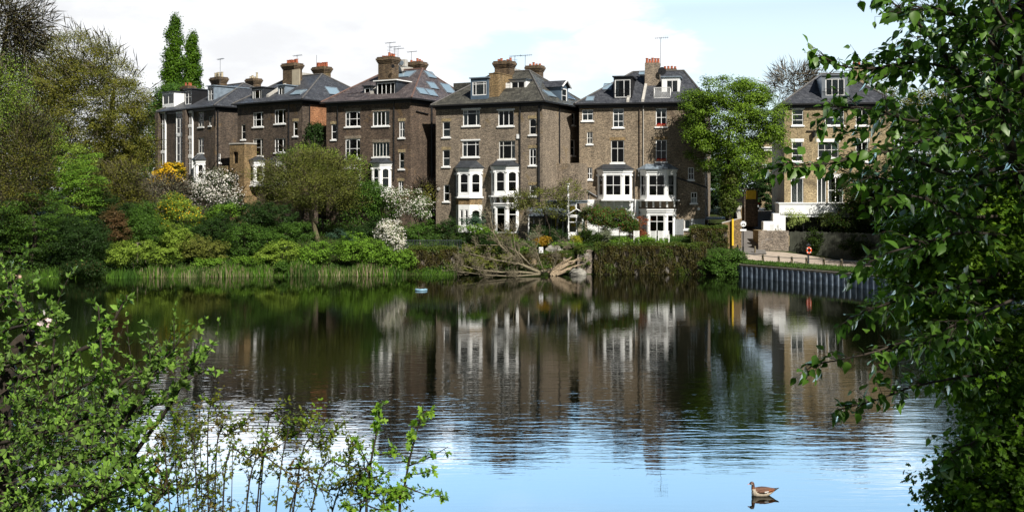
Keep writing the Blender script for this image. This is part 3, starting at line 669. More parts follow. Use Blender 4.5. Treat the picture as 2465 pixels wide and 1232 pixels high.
def villa2():
    H = House('brick_villa', 'dark brick villa second from the left with a yellow brick tower at its left', 'house',
              corner(9., 559, 251), corner(9., 727, 238), 16.0, 4.0, 12, 'brick_dark', 'slate', 3.1, 5.0, 2.5, 2.5)
    wins(H, [(581,591,300,336,(),(.5,),None,'',False),(609,634,270.5,305.5,(.24,.76),(.5,),'l','',False),(661,687,264,298,(.28,.74),(),None,'',False),
             (609,633,334,376,(.24,.76),(.5,),'r','',False),(661,687,333.5,367,(.28,.74),(),None,'',False),(706,716.5,292.5,328,(),(.5,),None,'buff_brick',True),(706,714,361,380,(),(.5,),None,'',False)])
    bay(H, 596, 637, 388, 446, .85, .6, 377, two=False)
    bay(H, 651, 690, 388, 446, .85, .6, 377, two=False)
    finish_house(H, ridge='ridge')
    dormer(H, 606, 632, 213, 241, .5, 3.6, 'leaddark', 'leaddark', vb=(.24,.74), hb=(), cur='tR')
    dormer(H, 669, 686, 207, 235, 1.0, 3.6, 'lead', 'lead', vb=(.5,), hb=(), cur='l')
    skylight(H, 707, 730, 219, 229); skylight(H, 787, 815, 212, 229, True)
    x = lambda px, y: H.fr(px, 200, y)[0]; z = lambda px, py, y: H.fr(px, py, y)[1]
    chimney(H, x(704,3.5), 3.5, z(704,153.6,3.5), 1.75, 1.1, pots=6, pot_h=.42, seed=5)
    m = MB(); xa = x(712,2.93); m.box(xa-.55, xa+.62, 2.90, 2.98, z(711,212,3), z(711,168,3)); m.build('chimney_render', M['cream'], H.root)
    chimney(H, x(775,7.8), 7.8, z(775,162,7.8), 1.7, 1.0, pots=6, pot_h=.52, seed=6)
    party(H, 722, 175, 5, .6, 7.6)
    aerial(H, x(715,4), 4, z(715,154,4), .9, 1); aerial(H, x(762,7.8), 7.8, z(762,162,7.8), 1.3, 2)
    pipe(H, 697, 250, 378); pipe(H, 744, 250, 440, side=True)
    # orange brick patch on the flank
    s0, z1 = H.sd(746, 252); s1, z0 = H.sd(790, 312); m = MB(); m.box(H.W+.003, H.W+.012, s0, s1+2, z0, z1); m.build('orange_brick_panel', M['brick_orange'], H.root)
    # yellow brick tower
    a, z1 = H.fr(553, 348, -1.6); b, _ = H.fr(588, 348, -1.6)
    hs = []
    for q in ((561.5,573,366,393),(563.5,573,421,446)):
        p0, t1 = H.fr(q[0], q[2], -1.6); p1, t0 = H.fr(q[1], q[3], -1.6); hs.append((p0-a, p1-a, t0, t1))
    m = MB(); T, L = frame((a,-1.6),(b,-1.6)); panel(m, T, L, -1.5, z1, hs, .25); T2, L2 = frame((b,-1.6),(b,0)); panel(m, T2, L2, -1.5, z1, [], .1)
    m.face([(a,0,-1.5),(a,-1.6,-1.5),(a,-1.6,z1),(a,0,z1)]); m.face([(a,-1.6,z1),(b,-1.6,z1),(b,0,z1),(a,0,z1)])
    t = m.build('brick_tower', M['brick_ochre'], H.root)
    m = MB(); m.box(a-.06, b+.06, -1.66, 0-.004, z1+.003, z1+.14); m.build('tower_coping', M['coping'], t)
    for h in hs: window(t, T, *h, vb=(), hb=(), sill=False, nested=True, inset=.18, mat='black')
villa2()
def villa3():
    H = House('brick_villa', 'dark brown brick villa third from the left with blue skylights on its hipped roof', 'house',
              corner(8.6, 772, 247), corner(8.6, 991, 235), 15.6, 3.4, 12, 'brick_umber', 'slate_purple', 3.5, 6.0, 2.8, 2.8)
    wins(H, [(797.5,809.5,299,336.5,(),(.5,),None,'buff_brick',False),(831,867,268,305,(.26,.76),(.5,),'l','brick_brown',True),(897,937,268,303.5,(.27,.5,.75),(),None,'brick_brown',False),
             (960.6,973.8,292,332,(.5,),(.5,),'F','buff_brick',True),(831,867,334,382,(.26,.76),(.5,),'l','brick_brown',True),(897,937,343,378,(.2,.4,.6,.8),(),'B','brick_brown',False),
             (960.6,973,367,407,(),(.5,),'h','buff_brick',True),(959,971,436,461,(.5,),(.5,),'F','buff_brick',False)])
    bay(H, 895, 942, 394, 461, .9, .65, 381, two=False, cur='Bs')
    bay(H, 828, 869, 394, 461, .9, .65, 381, two=False)
    finish_house(H, ridge='ridgered')
    d, (x0,x1,z0,z1) = dormer(H, 905, 953, 197, 235, .7, 3.4, 'leaddark', 'white', vb=(.27,.5,.76), hb=(), over=.2)
    dormer(H, 875, 893, 209, 230, 1.2, 3.0, 'leaddark', 'leaddark', vb=(), hb=())
    m = MB(); a, zz = H.fr(838, 226, .5); b, _ = H.fr(874, 226, .5); zr = H.fr(855, 236, .5)[1]
    for k in range(14): xx = a+(b-a)*k/13; m.tube([(xx,.45,zr-.1),(xx,.45,zr+.45)], .015, 4)
    m.tube([(a,.45,zr+.45),(b,.45,zr+.45)], .03, 5); m.build('roof_railing', M['black'], H.root)
    skylight(H, 959, 994, 172, 189)
    for q in ((1027,1044,174.5,188),(1032,1049,200,214.5),(1006,1024,213.6,227.7),(1029,1047,217.5,231.6),(1063,1092,204.6,224.7)): skylight(H, *q, True)
    x = lambda px, y: H.fr(px, 200, y)[0]; z = lambda px, py, y: H.fr(px, py, y)[1]
    chimney(H, x(935,3.6), 3.6, z(935,138.5,3.6), 1.65, 1.15, pots=6, pot_h=.38, irregular=True, seed=8)
    chimney(H, x(1003,8.2), 8.2, z(1003,150.5,8.2), 1.6, 1.1, pots=6, pot_h=.35, irregular=True, seed=9)
    party(H, 962, 165, 5.5, .9, 8)
    xa, za = H.fr(960, 161, 4.6); xb, zb = H.fr(975, 143, 4.6)
    m = MB(); m.box(xa, xb, 4.6, 5.1, za, zb); ac = m.build('air_conditioner', M['coping'], H.root, bevel=.02)
    m = MB(); c = ((xa+xb)/2, 4.59, (za+zb)/2); m.tube([c, (c[0], 4.55, c[2])], .23, 14); m.build('fan_grille', M['lead'], ac)
    dish(H, x(948,2.7), 2.7, z(948,160,2.7), .2)
    for px, kk, h in ((938,1,1.5),(950,1,1.1),(958,0,.9)): aerial(H, x(px,4.1), 4.1, z(px,139,4.1), h, kk)
    aerial(H, x(990,8.2), 8.2, z(990,150,8.2), 1.1)
    pipe(H, 949.8, 242, 432); pipe(H, 814, 252, 335); pipe(H, 1037, 245, 470, side=True, r=.09)
    m = MB(); s0, zz = H.sd(1000, 268); s1, z2 = H.sd(1030, 275); m.tube([(H.W+.09,s0,zz),(H.W+.09,s1,z2)], .05, 6); m.build('waste_pipe', M['black'], H.root)
villa3()
def villa4():
    H = House('brick_villa', 'brown brick villa in the middle with a pale blue box dormer', 'house',
              corner(7.93, 1036, 254), corner(7.93, 1311, 242), 14.93, 2.6, 12, 'brick_brown', 'slate_green', 3.4, 5.0, 3.7, 3.7)
    wins(H, [(1065.4,1083.5,293,330.5,(),(.5,),'h','buff_brick',False),(1065.4,1083,361,401,(),(.5,),'h','buff_brick',False),(1067.5,1081.7,445,485,(),(.5,),None,'',False),
             (1114,1155,264,303,(.27,.78),(.76,),'lr','white',False),(1199,1236.6,266,303.5,(.33,.67),(),None,'white',False),
             (1112.6,1153.4,339,378,(.27,.78),(.76,),'l','white',False),(1200.6,1240,339,383,(.26,.76),(.74,),None,'',False),
             (1274,1290.7,286,324.5,(),(.5,),None,'buff_brick',True),(1274,1290.7,357,398,(.5,),(.5,),None,'buff_brick',True),(1274.7,1290.7,446,472,(),(.5,),None,'buff_brick',True)])
    side_wins(H, [(1377,1384,272,302,(),(.5,)),(1374,1384,336,375,(),(.5,))])
    bay(H, 1103, 1161, 406, 474, .95, .8, 387, two=False)
    b2 = bay(H, 1190, 1249, 401, 471, .95, .8, 387, two=False, consoles=5)
    bay(H, 1103.5, 1160.5, 475, 493, .93, .79, None, two=False, body='brick_ochre', slab=False, cornice=False, hole=False, head=.3, foot=.3) if False else None
    m = MB(); x1, _ = H.fr(1160.5, 483, 0); xa, zt = H.fr(1103.5, 477.5, -.93); _, zb = H.fr(1103.5, 493, -.93)
    m.prism([(xa-.79,-.003),(xa,-.93),(x1-.79,-.93),(x1,-.003)], zb, zt); m.build('bay_brick_base', M['brick_ochre'], H.root)
    bay(H, 1103.5, 1161, 493, 560, .95, .8, None, two=True, slab=False, cornice=False, head=.45, foot=.6)
    bay(H, 1191, 1249, 491, 562, .9, .78, None, two=False, door=True, slab=False, head=.3)
    finish_house(H, ridge='ridge')
    d, _ = dormer(H, 1133, 1174, 190, 242, .3, 3.8, 'bluezinc', 'lead', vb=(.24,.8), hb=(.82,), cur='F', mg=(.18,.12,.5,.3))
    xs, zs = H.fr(1174, 178.5, .6); xe, _ = H.fr(1200, 178.5, .6); m = MB(); m.box(xs+.14, xe, .6, 3.4, H.E+.1, zs); m.box(xs+.11, xe+.04, .56, 3.44, zs+.003, zs+.08); m.build('party_wall', M['brick_ochre'], H.root)
    x = lambda px, y: H.fr(px, 200, y)[0]; z = lambda px, py, y: H.fr(px, py, y)[1]
    a, zt = H.fr(1095, 201, 3.4); b, zb = H.fr(1131, 218, 3.4)
    m = MB(); m.box(a, b, 3.4, 6, zb-1, zb+.12); dd = m.build('dormer', M['bluezinc'], H.root)
    m = MB(); m.box(a-.1, b+.1, 3.3, 6, zb+.123, zt); m.build('dormer_roof', M['slate_green'], dd)
    # roof terrace with white door
    d, (x0,x1,z0,z1) = dormer(H, 1228, 1266, 194, 229, 2.0, 2.4, 'white', 'leaddark', vb=(.5,), hb=(), mg=(.12,.12,.05,.12))
    xa, _ = H.fr(1192, 228, 1.4); m = MB(); m.box(xa+.1, x0-.004, 2.05, 2.2, H.E+.9, H.E+1.75); m.face([(xa+.1,2.04,H.E+1.75),(x0,2.04,H.E+1.75),(x0,2.04,z1-.05)]); m.build('terrace_cheek', M['white'], H.root)
    ya = 1.5; xa, zr = H.fr(1190, 228.5, ya); xb, _ = H.fr(1240, 228.5, ya)
    m = MB()
    for k in range(24): xx = xa+(xb-xa)*k/23; m.tube([(xx,ya,zr-.1),(xx,ya,zr+.42)], .012, 4)
    m.tube([(xa,ya,zr+.42),(xb,ya,zr+.42)], .02, 5); m.build('terrace_railing', M['black'], H.root)
    # gabled dormer on the right hip, facing right
    W = H.W; q = H.hit(1366, 243, (W-.1,0,0), (1,0,0)); p = H.hit(1350, 243, (W-.1,0,0), (1,0,0)); zt = H.hit(1350, 207, (W-.1,0,0), (1,0,0)).z
    y0, y1 = p.y, max(q.y, p.y+1.7); z0 = H.E+.1; zp = zt+.55; yc = (y0+y1)/2; xf, xb_ = W-.1, W-4.2
    m = MB(); T, L = frame((xf,y0),(xf,y1)); h = (.22, L-.22, z0+.1, zt-.15); panel(m, T, L, z0-.2, zt, [h], .1)
    m.face([(xf,y0,zt),(xf,y1,zt),(xf,yc,zp)]); m.face([(xb_,y0,z0),(xf,y0,z0-.2),(xf,y0,zt),(xb_,y0,zt)]); m.face([(xf,y1,z0-.2),(xb_,y1,z0),(xb_,y1,zt),(xf,y1,zt)])
    gd = m.build('dormer', M['bluezinc'], H.root)
    window(gd, T, *h, vb=(), hb=(.5,), sill=False, nested=True, inset=.02, ft=.12, cur='F')
    m = MB(); m.face([(xf+.25,y0-.2,zt-.08),(xf+.25,yc,zp+.04),(xb_,yc,zp+.04),(xb_,y0-.2,zt-.08)]); m.face([(xf+.25,yc,zp+.04),(xf+.25,y1+.2,zt-.08),(xb_,y1+.2,zt-.08),(xb_,yc,zp+.04)]); m.build('dormer_roof', M['slate'], gd)
    m = MB(); m.tube([(xf+.26,y0-.2,zt-.1),(xf+.26,yc,zp+.02),(xf+.26,y1+.2,zt-.1)], .08, 5); m.build('bargeboard', M['white'], gd)
    skylight(H, 1308, 1336, 222, 233, True); skylight(H, 1352, 1376, 222, 238, True, 'leaddark')
    chimney(H, x(1214.6,4.2), 4.2, z(1214,148.5,4.2), 1.55, 1.15, pots=5, pot_h=.34, irregular=True, seed=12)
    chimney(H, x(1288,11), 11, z(1288,159,11), 1.4, 1.0, pots=4, pot_h=.40, irregular=True, seed=13)
    party(H, 1238, 165, 6, 4.0, 10.8)
    aerial(H, x(1239,6), 6, z(1239,163,6), 1.15, 1); aerial(H, x(1264,6), 6, z(1264,163,6), 1.2, 0)
    pipe(H, 1253, 250, 480); pipe(H, 1298.5, 250, 500, r=.09); pipe(H, 1345, 254, 400, side=True); pipe(H, 1109-12, 405, 475, r=.04)
    m = MB(); xx, zz = H.fr(1057, 455); m.tube([(xx,-.02,zz),(xx,-.12,zz)], .16, 12); m.build('alarm_box', M['coping'], H.root)
    m = MB(); xx, zz = H.fr(1248, 330); m.box(xx-.15, xx+.15, -.1, -.004, zz-.15, zz+.25); m.build('vent_box', M['white'], H.root)
    # side extension with porch, yellow door and white posts
    s0, zt = H.sd(1318, 392); m = MB(); m.box(W+.004, W+2.1, 3.2, 10, -1, zt); ex = m.build('side_extension', M['brick_brown'], H.root)
    m = MB(); m.box(W-.2, W+3.0, .6, 3.2, 3.25, 3.42); m.box(W-.25, W+3.1, .5, 3.2, 3.42, 3.50); pr = m.build('side_porch', M['lead'], H.root)
    m = MB()
    for xx in (W+.15, W+1.15, W+2.1, W+2.9): m.box(xx-.06, xx+.06, .7, .82, 1.5, 3.25)
    m.box(W+.21, W+2.84, .7, .82, 3.05, 3.246); m.build('porch_posts', M['white'], pr)
    m = MB(); m.box(W+.25, W+1.05, 1.0, 1.06, 1.2, 3.0); m.build('yellow_door', M['yellow'], pr); m = MB(); m.box(W+2.2, W+2.7, 1.1, 1.16, 1.2, 3.0); m.build('yellow_panel', M['yellow'], pr)
    m = MB(); m.tube([(W+2.3,.4,2),(W+2.3,.4,4.9)], .1, 8); m.tube([(W+2.3,.4,4.9),(W+2.3,.4,5.0)], .16, 8); m.build('white_flue', M['white'], pr)
    return H
H4 = villa4()
def villa5():
    H = House('brick_villa', 'brown brick villa partly behind the bright green maple, with white rendered base', 'house',
              corner(8.0, 1383, 250), corner(8.0, 1706, 243.5), 15.0, 2.5, 12, 'brick_tan', 'slate', 3.4, 5.0, 4.4, 2.2)
    wins(H, [(1401,1428,264,291,(.5,),(.6,),'F','brick_ochre',False),(1475.5,1501.5,262,307,(.5,),(.33,.72),'F','',False),(1578.7,1605,261,305,(.5,),(.5,),'t','',False,True),
             (1413,1426.6,318,347,(.5,),(.5,),None,'',False),(1470.5,1502.5,338,392,(.5,),(.64,),None,'brick_ochre',False),(1578.7,1605,337,389,(.5,),(.5,),None,'brick_ochre',False,True),
             (1412,1426,403.5,432,(.5,),(.5,),None,'',False),(1656,1670.5,403,433,(.5,),(.5,),None,'',False),(1663,1678,463,489,(.5,),(.5,),'h','',False),(1405.6,1419,463,483,(),(),None,'',False),
             (1647,1662,529,552,(),(),'F','',False)])
    bay(H, 1453, 1521.5, 409.5, 480, .95, .72, 396, two=False, big=True, cur=None, consoles=5, roofmat='leaddark')
    bay(H, 1557, 1628, 409.5, 481, .95, .8, 395, two=False, big=True, consoles=6, roofmat='lead')
    b = bay(H, 1559, 1625.5, 506, 576, .85, .75, None, two=False, door=True, slab=False, head=.42)
    finish_house(H, ridge='ridge')
    xa, z1 = H.fr(1384, 480, -.06); xb, z0 = H.fr(1537, 518, -.06)
    m = MB(); m.box(.01, xb, -.06, -.004, -1, z1-.0); m.build('white_rendered_base', M['whitewall'], H.root)
    for px0, px1 in ((1626,1645.5),(1663.5,1680),(1681,1697)):
        a, z1 = H.fr(px0, 527, -.05); b, z0 = H.fr(px1, 565, -.05); m = MB(); m.box(a, a+.07, -.09, -.01, z0, z1); m.box(b-.07, b, -.09, -.01, z0, z1)
        zz = z0
        while zz < z1-.03: m.box(a+.07, b-.07, -.07, -.02, zz, zz+.055); zz += .085
        m.build('louvred_shutter', M['teal'], H.root)
    # dormers
    dormer(H, 1477, 1521, 186, 238, .35, 3.6, 'black', 'leaddark', vb=(.58,), hb=(), cur='l', mg=(.12,.12,.12,.25))
    d, (x0,x1,z0,z1) = dormer(H, 1593, 1636, 187, 238, 1.3, 3.2, 'white', 'lead', vb=(.5,), hb=(), cur='F', mg=(.42,.14,.05,.25))
    ya = .3; xa, zr = H.fr(1574, 238, ya); xb, _ = H.fr(1613, 238, ya); m = MB()
    for k in range(16): xx = xa+(xb-xa)*k/15; m.tube([(xx,ya,zr),(xx,ya,zr+1.0)], .014, 4)
    m.tube([(xa,ya,zr+1.0),(xb,ya,zr+1.0)], .025, 5); m.tube([(xa,ya,zr+.05),(xb,ya,zr+.05)], .02, 5)
    for k in range(6): m.tube([(xa,ya+.2*k,zr),(xa,ya+.2*k,zr+1.0)], .014, 4); m.tube([(xb,ya+.2*k,zr),(xb,ya+.2*k,zr+1.0)], .014, 4)
    m.tube([(xa,ya,zr+1.),(xa,ya+1.1,zr+1.)], .025, 5); m.tube([(xb,ya,zr+1.),(xb,ya+1.1,zr+1.)], .025, 5); m.build('terrace_railing', M['white'], H.root)
    xa, zr = H.fr(1482, 238, .1); xb, _ = H.fr(1518, 238, .1); m = MB()
    for k in range(14): xx = xa+(xb-xa)*k/13; m.tube([(xx,.1,zr),(xx,.1,zr+.85)], .012, 4)
    m.tube([(xa,.1,zr+.85),(xb,.1,zr+.85)], .02, 5); m.build('dormer_railing', M['black'], H.root)
    skylight(H, 1452, 1474, 203, 218); skylight(H, 1411, 1430, 234, 245); skylight(H, 1538, 1552, 175, 182)
    x = lambda px, y: H.fr(px, 200, y)[0]; z = lambda px, py, y: H.fr(px, py, y)[1]
    chimney(H, x(1571,3.0), 3.0, z(1571,153,3), 1.35, 1.1, pots=5, pot_h=.42, irregular=True, seed=15, cap=False, mat='brick_brown')
    chimney(H, x(1613,9), 9, z(1613,167,9), 1.3, 1.0, pots=4, pot_h=.45, irregular=True, seed=16, cap=False)
    m = MB()
    p, n = H.plane_front(); sl = H.rise/(H.rd+H.oh)
    for xx in (x(1512,0)-.0, x(1548,0)): 
        m.T = lambda a, b, c, xx=xx: (xx+a, b, H.E+(b+H.oh)*sl+c)
        m.box(-.12, .12, -.3, 2.6, -.05, .22)
    m.build('party_wall', M['coping'], H.root)
    aerial(H, x(1590,3), 3, z(1590,160,3), 2.7, 0); dish(H, x(1594,2.3), 2.3, z(1594,172,2.3), .38)
    pipe(H, 1549, 256, 470, 'coping', r=.04); pipe(H, 1540, 256, 500, 'brick_dark'); pipe(H, 1527, 412, 512); pipe(H, 1630, 416, 505, r=.04)
    # sloping coping lines of the side lean-tos
    for (pa, ya), (pb, yb) in (((1629,428),(1703,452)),((1391,446),(1449,481))):
        a, z0 = H.fr(pa, ya, -.1); b, z1 = H.fr(pb, yb, -.1); m = MB(); m.tube([(a,-.08,z0),(b,-.08,z1)], .07, 5); m.build('sloping_coping', M['leaddark'], H.root)
    m = MB(); xx, zz = H.fr(1682, 503); m.tube([(xx,-.02,zz),(xx,-.12,zz)], .13, 12); m.build('alarm_box', M['white'], H.root)
    m = MB(); m.box(H.W+.004, H.W+2.0, .4, 4.5, 1.85, 2.0); m.build('side_canopy', M['lead'], H.root)
    return H
H5 = villa5()
def villa6():
    E = 8.0; Yf = 92.5
    x0 = Yf*(1893-CX)/F; x1 = Yf*(2150-CX)/F
    H = House('brick_townhouse', 'yellow brick house at the right with a white ground floor extension', 'house',
              (x0-.3, Yf+.6), (x1, Yf-.9), 7+(458-248)*Yf/F, 2.2, 11, 'brick_yellow', 'slate', 3.2, 5.0, 4.0, 3.5, oh=.3)
    wins(H, [(1906.5,1934,263,302,(),(.33,.66),'F','BAND',False),(1906.5,1932,342,389,(),(.33,.66),'F','BAND',False),(1986,2032,263,302,(.5,),(.5,),'h','BAND',False),
             (1969,2019,342,380,(.33,.66),(.5,),'F','BAND',False),(1904,1934,429,489,(.5,),(),'F','BAND',False),(1967,1989,427,489,(.5,),(),'F','',False),(1993,2030,427,489,(.5,),(.5,),None,'BAND',False),
             (2060,2090,342,389,(.5,),(.5,),None,'BAND',False),(2060,2090,263,302,(.5,),(.5,),None,'BAND',False)])
    finish_house(H)
    dormer(H, 1978, 2043, 183, 233, .5, 3.8, 'zinc', 'zinc', vb=(.34,.67), hb=(), cur='F', mg=(.34,.36,.12,.28))
    xa, zr = H.fr(1984, 231, .3); xb, _ = H.fr(2034, 231, .3); m = MB()
    for k in range(18): xx = xa+(xb-xa)*k/17; m.tube([(xx,.3,zr),(xx,.3,zr+.62)], .012, 4)
    m.tube([(xa,.3,zr+.62),(xb,.3,zr+.62)], .02, 5); m.build('dormer_railing', M['black'], H.root)
    x = lambda px, y: H.fr(px, 200, y)[0]; z = lambda px, py, y: H.fr(px, py, y)[1]
    chimney(H, x(2068,5), 5, z(2068,158,5), 1.2, 1.2, pots=3, pot_h=.5, seed=20, cap=False, mat='brick_yellow')
    m = MB(); a, z0 = H.fr(1955, 315); m.box(a-.5, a+1.0, -.12, -.004, z0-.06, z0+.02); m.lathe((a+.1,-.22,z0-.65), [(.10,0),(.16,.2),(.2,.5)], 8); m.build('bracket_lamp', M['black'], H.root)
    # white extension: frame of piers and a deep band over a dark glazed opening
    yf = -3.4; xa, zt = H.fr(1876, 491, yf); xb, zb = H.fr(2130, 523, yf); _, zf = H.fr(1876, 560, yf); xo, _ = H.fr(1891, 530, yf)
    m = MB(); m.box(xa, xb, yf, -.005, zb, zt); m.box(xa, xo, yf, -.005, zf-2, zb); m.box(xb-.5, xb, yf, -.005, zf-2, zb); m.box(xa-.06, xb+.06, yf-.06, -.005, zt+.003, zt+.09)
    e = m.build('white_extension', M['whitewall'], H.root)
    m = MB(); m.box(xa+.1, xb, yf-.07, yf-.004, zb+.25, zb+.45); m.build('awning_case', M['white'], e)
    m = MB(); m.box(xo, xb-.5, yf+1.4, -.01, zf-2, zb-.002); m.build('interior', M['room'], e)
    m = MB(); k = 5
    for i in range(k+1): xx = xo+(xb-.5-xo)*i/k; m.box(xx-.04, xx+.04, yf+.4, yf+.46, zf-2, zb-.004)
    m.build('window_frame', M['black'], e); m = MB(); m.face([(xo,yf+.5,zf-2),(xb-.5,yf+.5,zf-2),(xb-.5,yf+.5,zb-.004),(xo,yf+.5,zb-.004)]); m.build('pane', M['glass'], e)
    return H
H6 = villa6()

# ------------------------------------------------------------ vegetation
LM.update(
 olive=leafmat('olive_spring_leaf', (.085,.100,.018), (.190,.205,.040), (.065,.085,.014)),
 brownolive=leafmat('brown_olive_leaf', (.088,.092,.014), (.205,.200,.030), (.060,.075,.012)),
 yellowgreen=leafmat('yellow_green_leaf', (0.108,0.168,0.020), (0.251,0.356,0.046), (0.068,0.117,0.015)),
 lime=leafmat('lime_leaf', (0.072,0.153,0.013), (0.184,0.324,0.035), (0.044,0.094,0.009)),
 bright=leafmat('bright_maple_leaf', (0.066,0.126,0.011), (0.189,0.298,0.026), (0.039,0.075,0.007), trans=0.28),
 mid=leafmat('mid_green_leaf', (0.030,0.071,0.009), (0.080,0.160,0.022), (0.018,0.045,0.007)),
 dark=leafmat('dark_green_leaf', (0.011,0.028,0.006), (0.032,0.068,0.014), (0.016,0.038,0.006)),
 darkest=leafmat('evergreen_leaf', (0.016,0.033,0.0036), (0.029,0.054,0.0054)),
 cedar=leafmat('cedar_leaf', (0.024,0.058,0.010), (0.081,0.158,0.018), (0.014,0.034,0.006)),
 bluegreen=leafmat('blue_green_leaf', (.030,.070,.040), (.055,.100,.060)),
 greyleaf=leafmat('grey_green_leaf', (.13,.15,.09), (.20,.22,.14)),
 gold=leafmat('golden_flower', (.55,.32,.010), (.75,.48,.020), (.30,.25,.015), trans=.2),
 goldgreen=leafmat('golden_leaf', (.200,.210,.018), (.320,.310,.026), (.110,.140,.014)),
 white=leafmat('white_blossom', (.60,.56,.52), (.78,.74,.72), trans=.25, gloss=.02),
 pink=leafmat('pink_blossom', (.75,.52,.56), (.80,.70,.71), trans=.25, gloss=.02),
 red=leafmat('red_leaf', (.16,.045,.022), (.26,.085,.035), (.10,.06,.02)),
 rust=leafmat('rusty_leaf', (0.0756,0.0420,0.0168), (0.1260,0.0770,0.0315), (0.0441,0.0420,0.0140)),
 ivybrown=leafmat('dry_ivy_leaf', (.040,.036,.010), (.095,.076,.022), (.065,.066,.014), scale=1.2),
 ivy=leafmat('ivy_leaf', (0.030,0.058,0.008), (0.091,0.127,0.018), (0.060,0.064,0.014), scale=.8),
 reed=leafmat('green_reed', (0.050,0.127,0.013), (0.140,0.259,0.034), (0.040,0.095,0.018)),
 straw=leafmat('dry_reed', (.20,.17,.09), (.42,.36,.23), (.10,.13,.04)),
 poplarbig=leafmat('glossy_drooping_leaf', (0.024,0.065,0.009), (0.092,0.185,0.022), (0.038,0.090,0.010), trans=0.26, gloss=.12, rough=.38, scale=2.),
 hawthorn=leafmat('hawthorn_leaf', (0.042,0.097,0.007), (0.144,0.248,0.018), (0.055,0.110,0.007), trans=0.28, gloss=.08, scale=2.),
 apple=leafmat('apple_leaf', (0.065,0.136,0.020), (0.210,0.350,0.056), (0.090,0.145,0.032), trans=0.3, gloss=.10, scale=3.),
 bronze=leafmat('bronze_young_leaf', (.070,.105,.010), (.150,.170,.018), (.14,.075,.018), trans=.40, gloss=.10, scale=4.),
 sprig=leafmat('fresh_sprig_leaf', (0.090,0.192,0.014), (0.196,0.322,0.031), trans=0.35, gloss=.10, scale=3.),
)
def rs_(seed): return np.random.RandomState(seed)
def unit(rs, n): return norm(rs.randn(n, 3))
def grow_limbs(rs, trunk, r0, targets, tip=.018, steps=4, wob=.12, lift=.15, taper=.75, sides=5):
    """trunk polyline plus a limb to every target, each joining the nearest wood already grown; returns MB and its end nodes"""
    m = MB(); trunk = [np.array(p, float) for p in trunk]; n = len(trunk)
    rad = [r0*(1-.75*(i/(n-1))**.9) for i in range(n)]
    m.tube([tuple(p) for p in trunk], rad, max(7, sides))
    P = []; Q = []
    for i in range(n-1):
        for t in np.linspace(0, 1, 6):
            if i+t > (n-1)*.30: P.append(trunk[i]*(1-t)+trunk[i+1]*t); Q.append(rad[i]*(1-t)+rad[i+1]*t)
    P = P; Q = Q; tc = np.array(trunk)
    order = sorted(range(len(targets)), key=lambda k: min(np.linalg.norm(tc-targets[k], axis=1)))
    for k in order:
        t = np.array(targets[k]); A = np.array(P); d = np.linalg.norm(A-t, axis=1) + np.maximum(0, A[:,2]-t[2])*1.5
        i = int(np.argmin(d)); a = A[i]; L = np.linalg.norm(t-a)
        ra = max(tip*1.2, min(Q[i]*taper, .02+.035*L)); pts = [a]; rr = [ra]
        for j in range(1, steps+1):
            f = j/steps; p = a+(t-a)*f + np.array([0,0,lift*L*math.sin(math.pi*f)]) + rs.randn(3)*wob*L*.35*math.sin(math.pi*f)
            pts.append(p); rr.append(ra+(tip-ra)*f)
        m.tube([tuple(p) for p in pts], rr, sides if ra > .05 else 4, cap=False)
        for p, r in zip(pts[1:], rr[1:]): P.append(p); Q.append(r)
    return m
def ell_points(rs, ells, n, inner=.35):
    vol = np.array([e[3]*e[4]*e[5]*(e[6] if len(e) > 6 else 1) for e in ells]); w = (vol**.72); w /= w.sum()
    ix = rs.choice(len(ells), n, p=w); E = np.array([e[:6] for e in ells])
    u = unit(rs, n); r = (inner**3+(1-inner**3)*rs.rand(n, 1))**(1/3.)
    P = E[ix,:3] + u*r*E[ix,3:6]
    return P, u
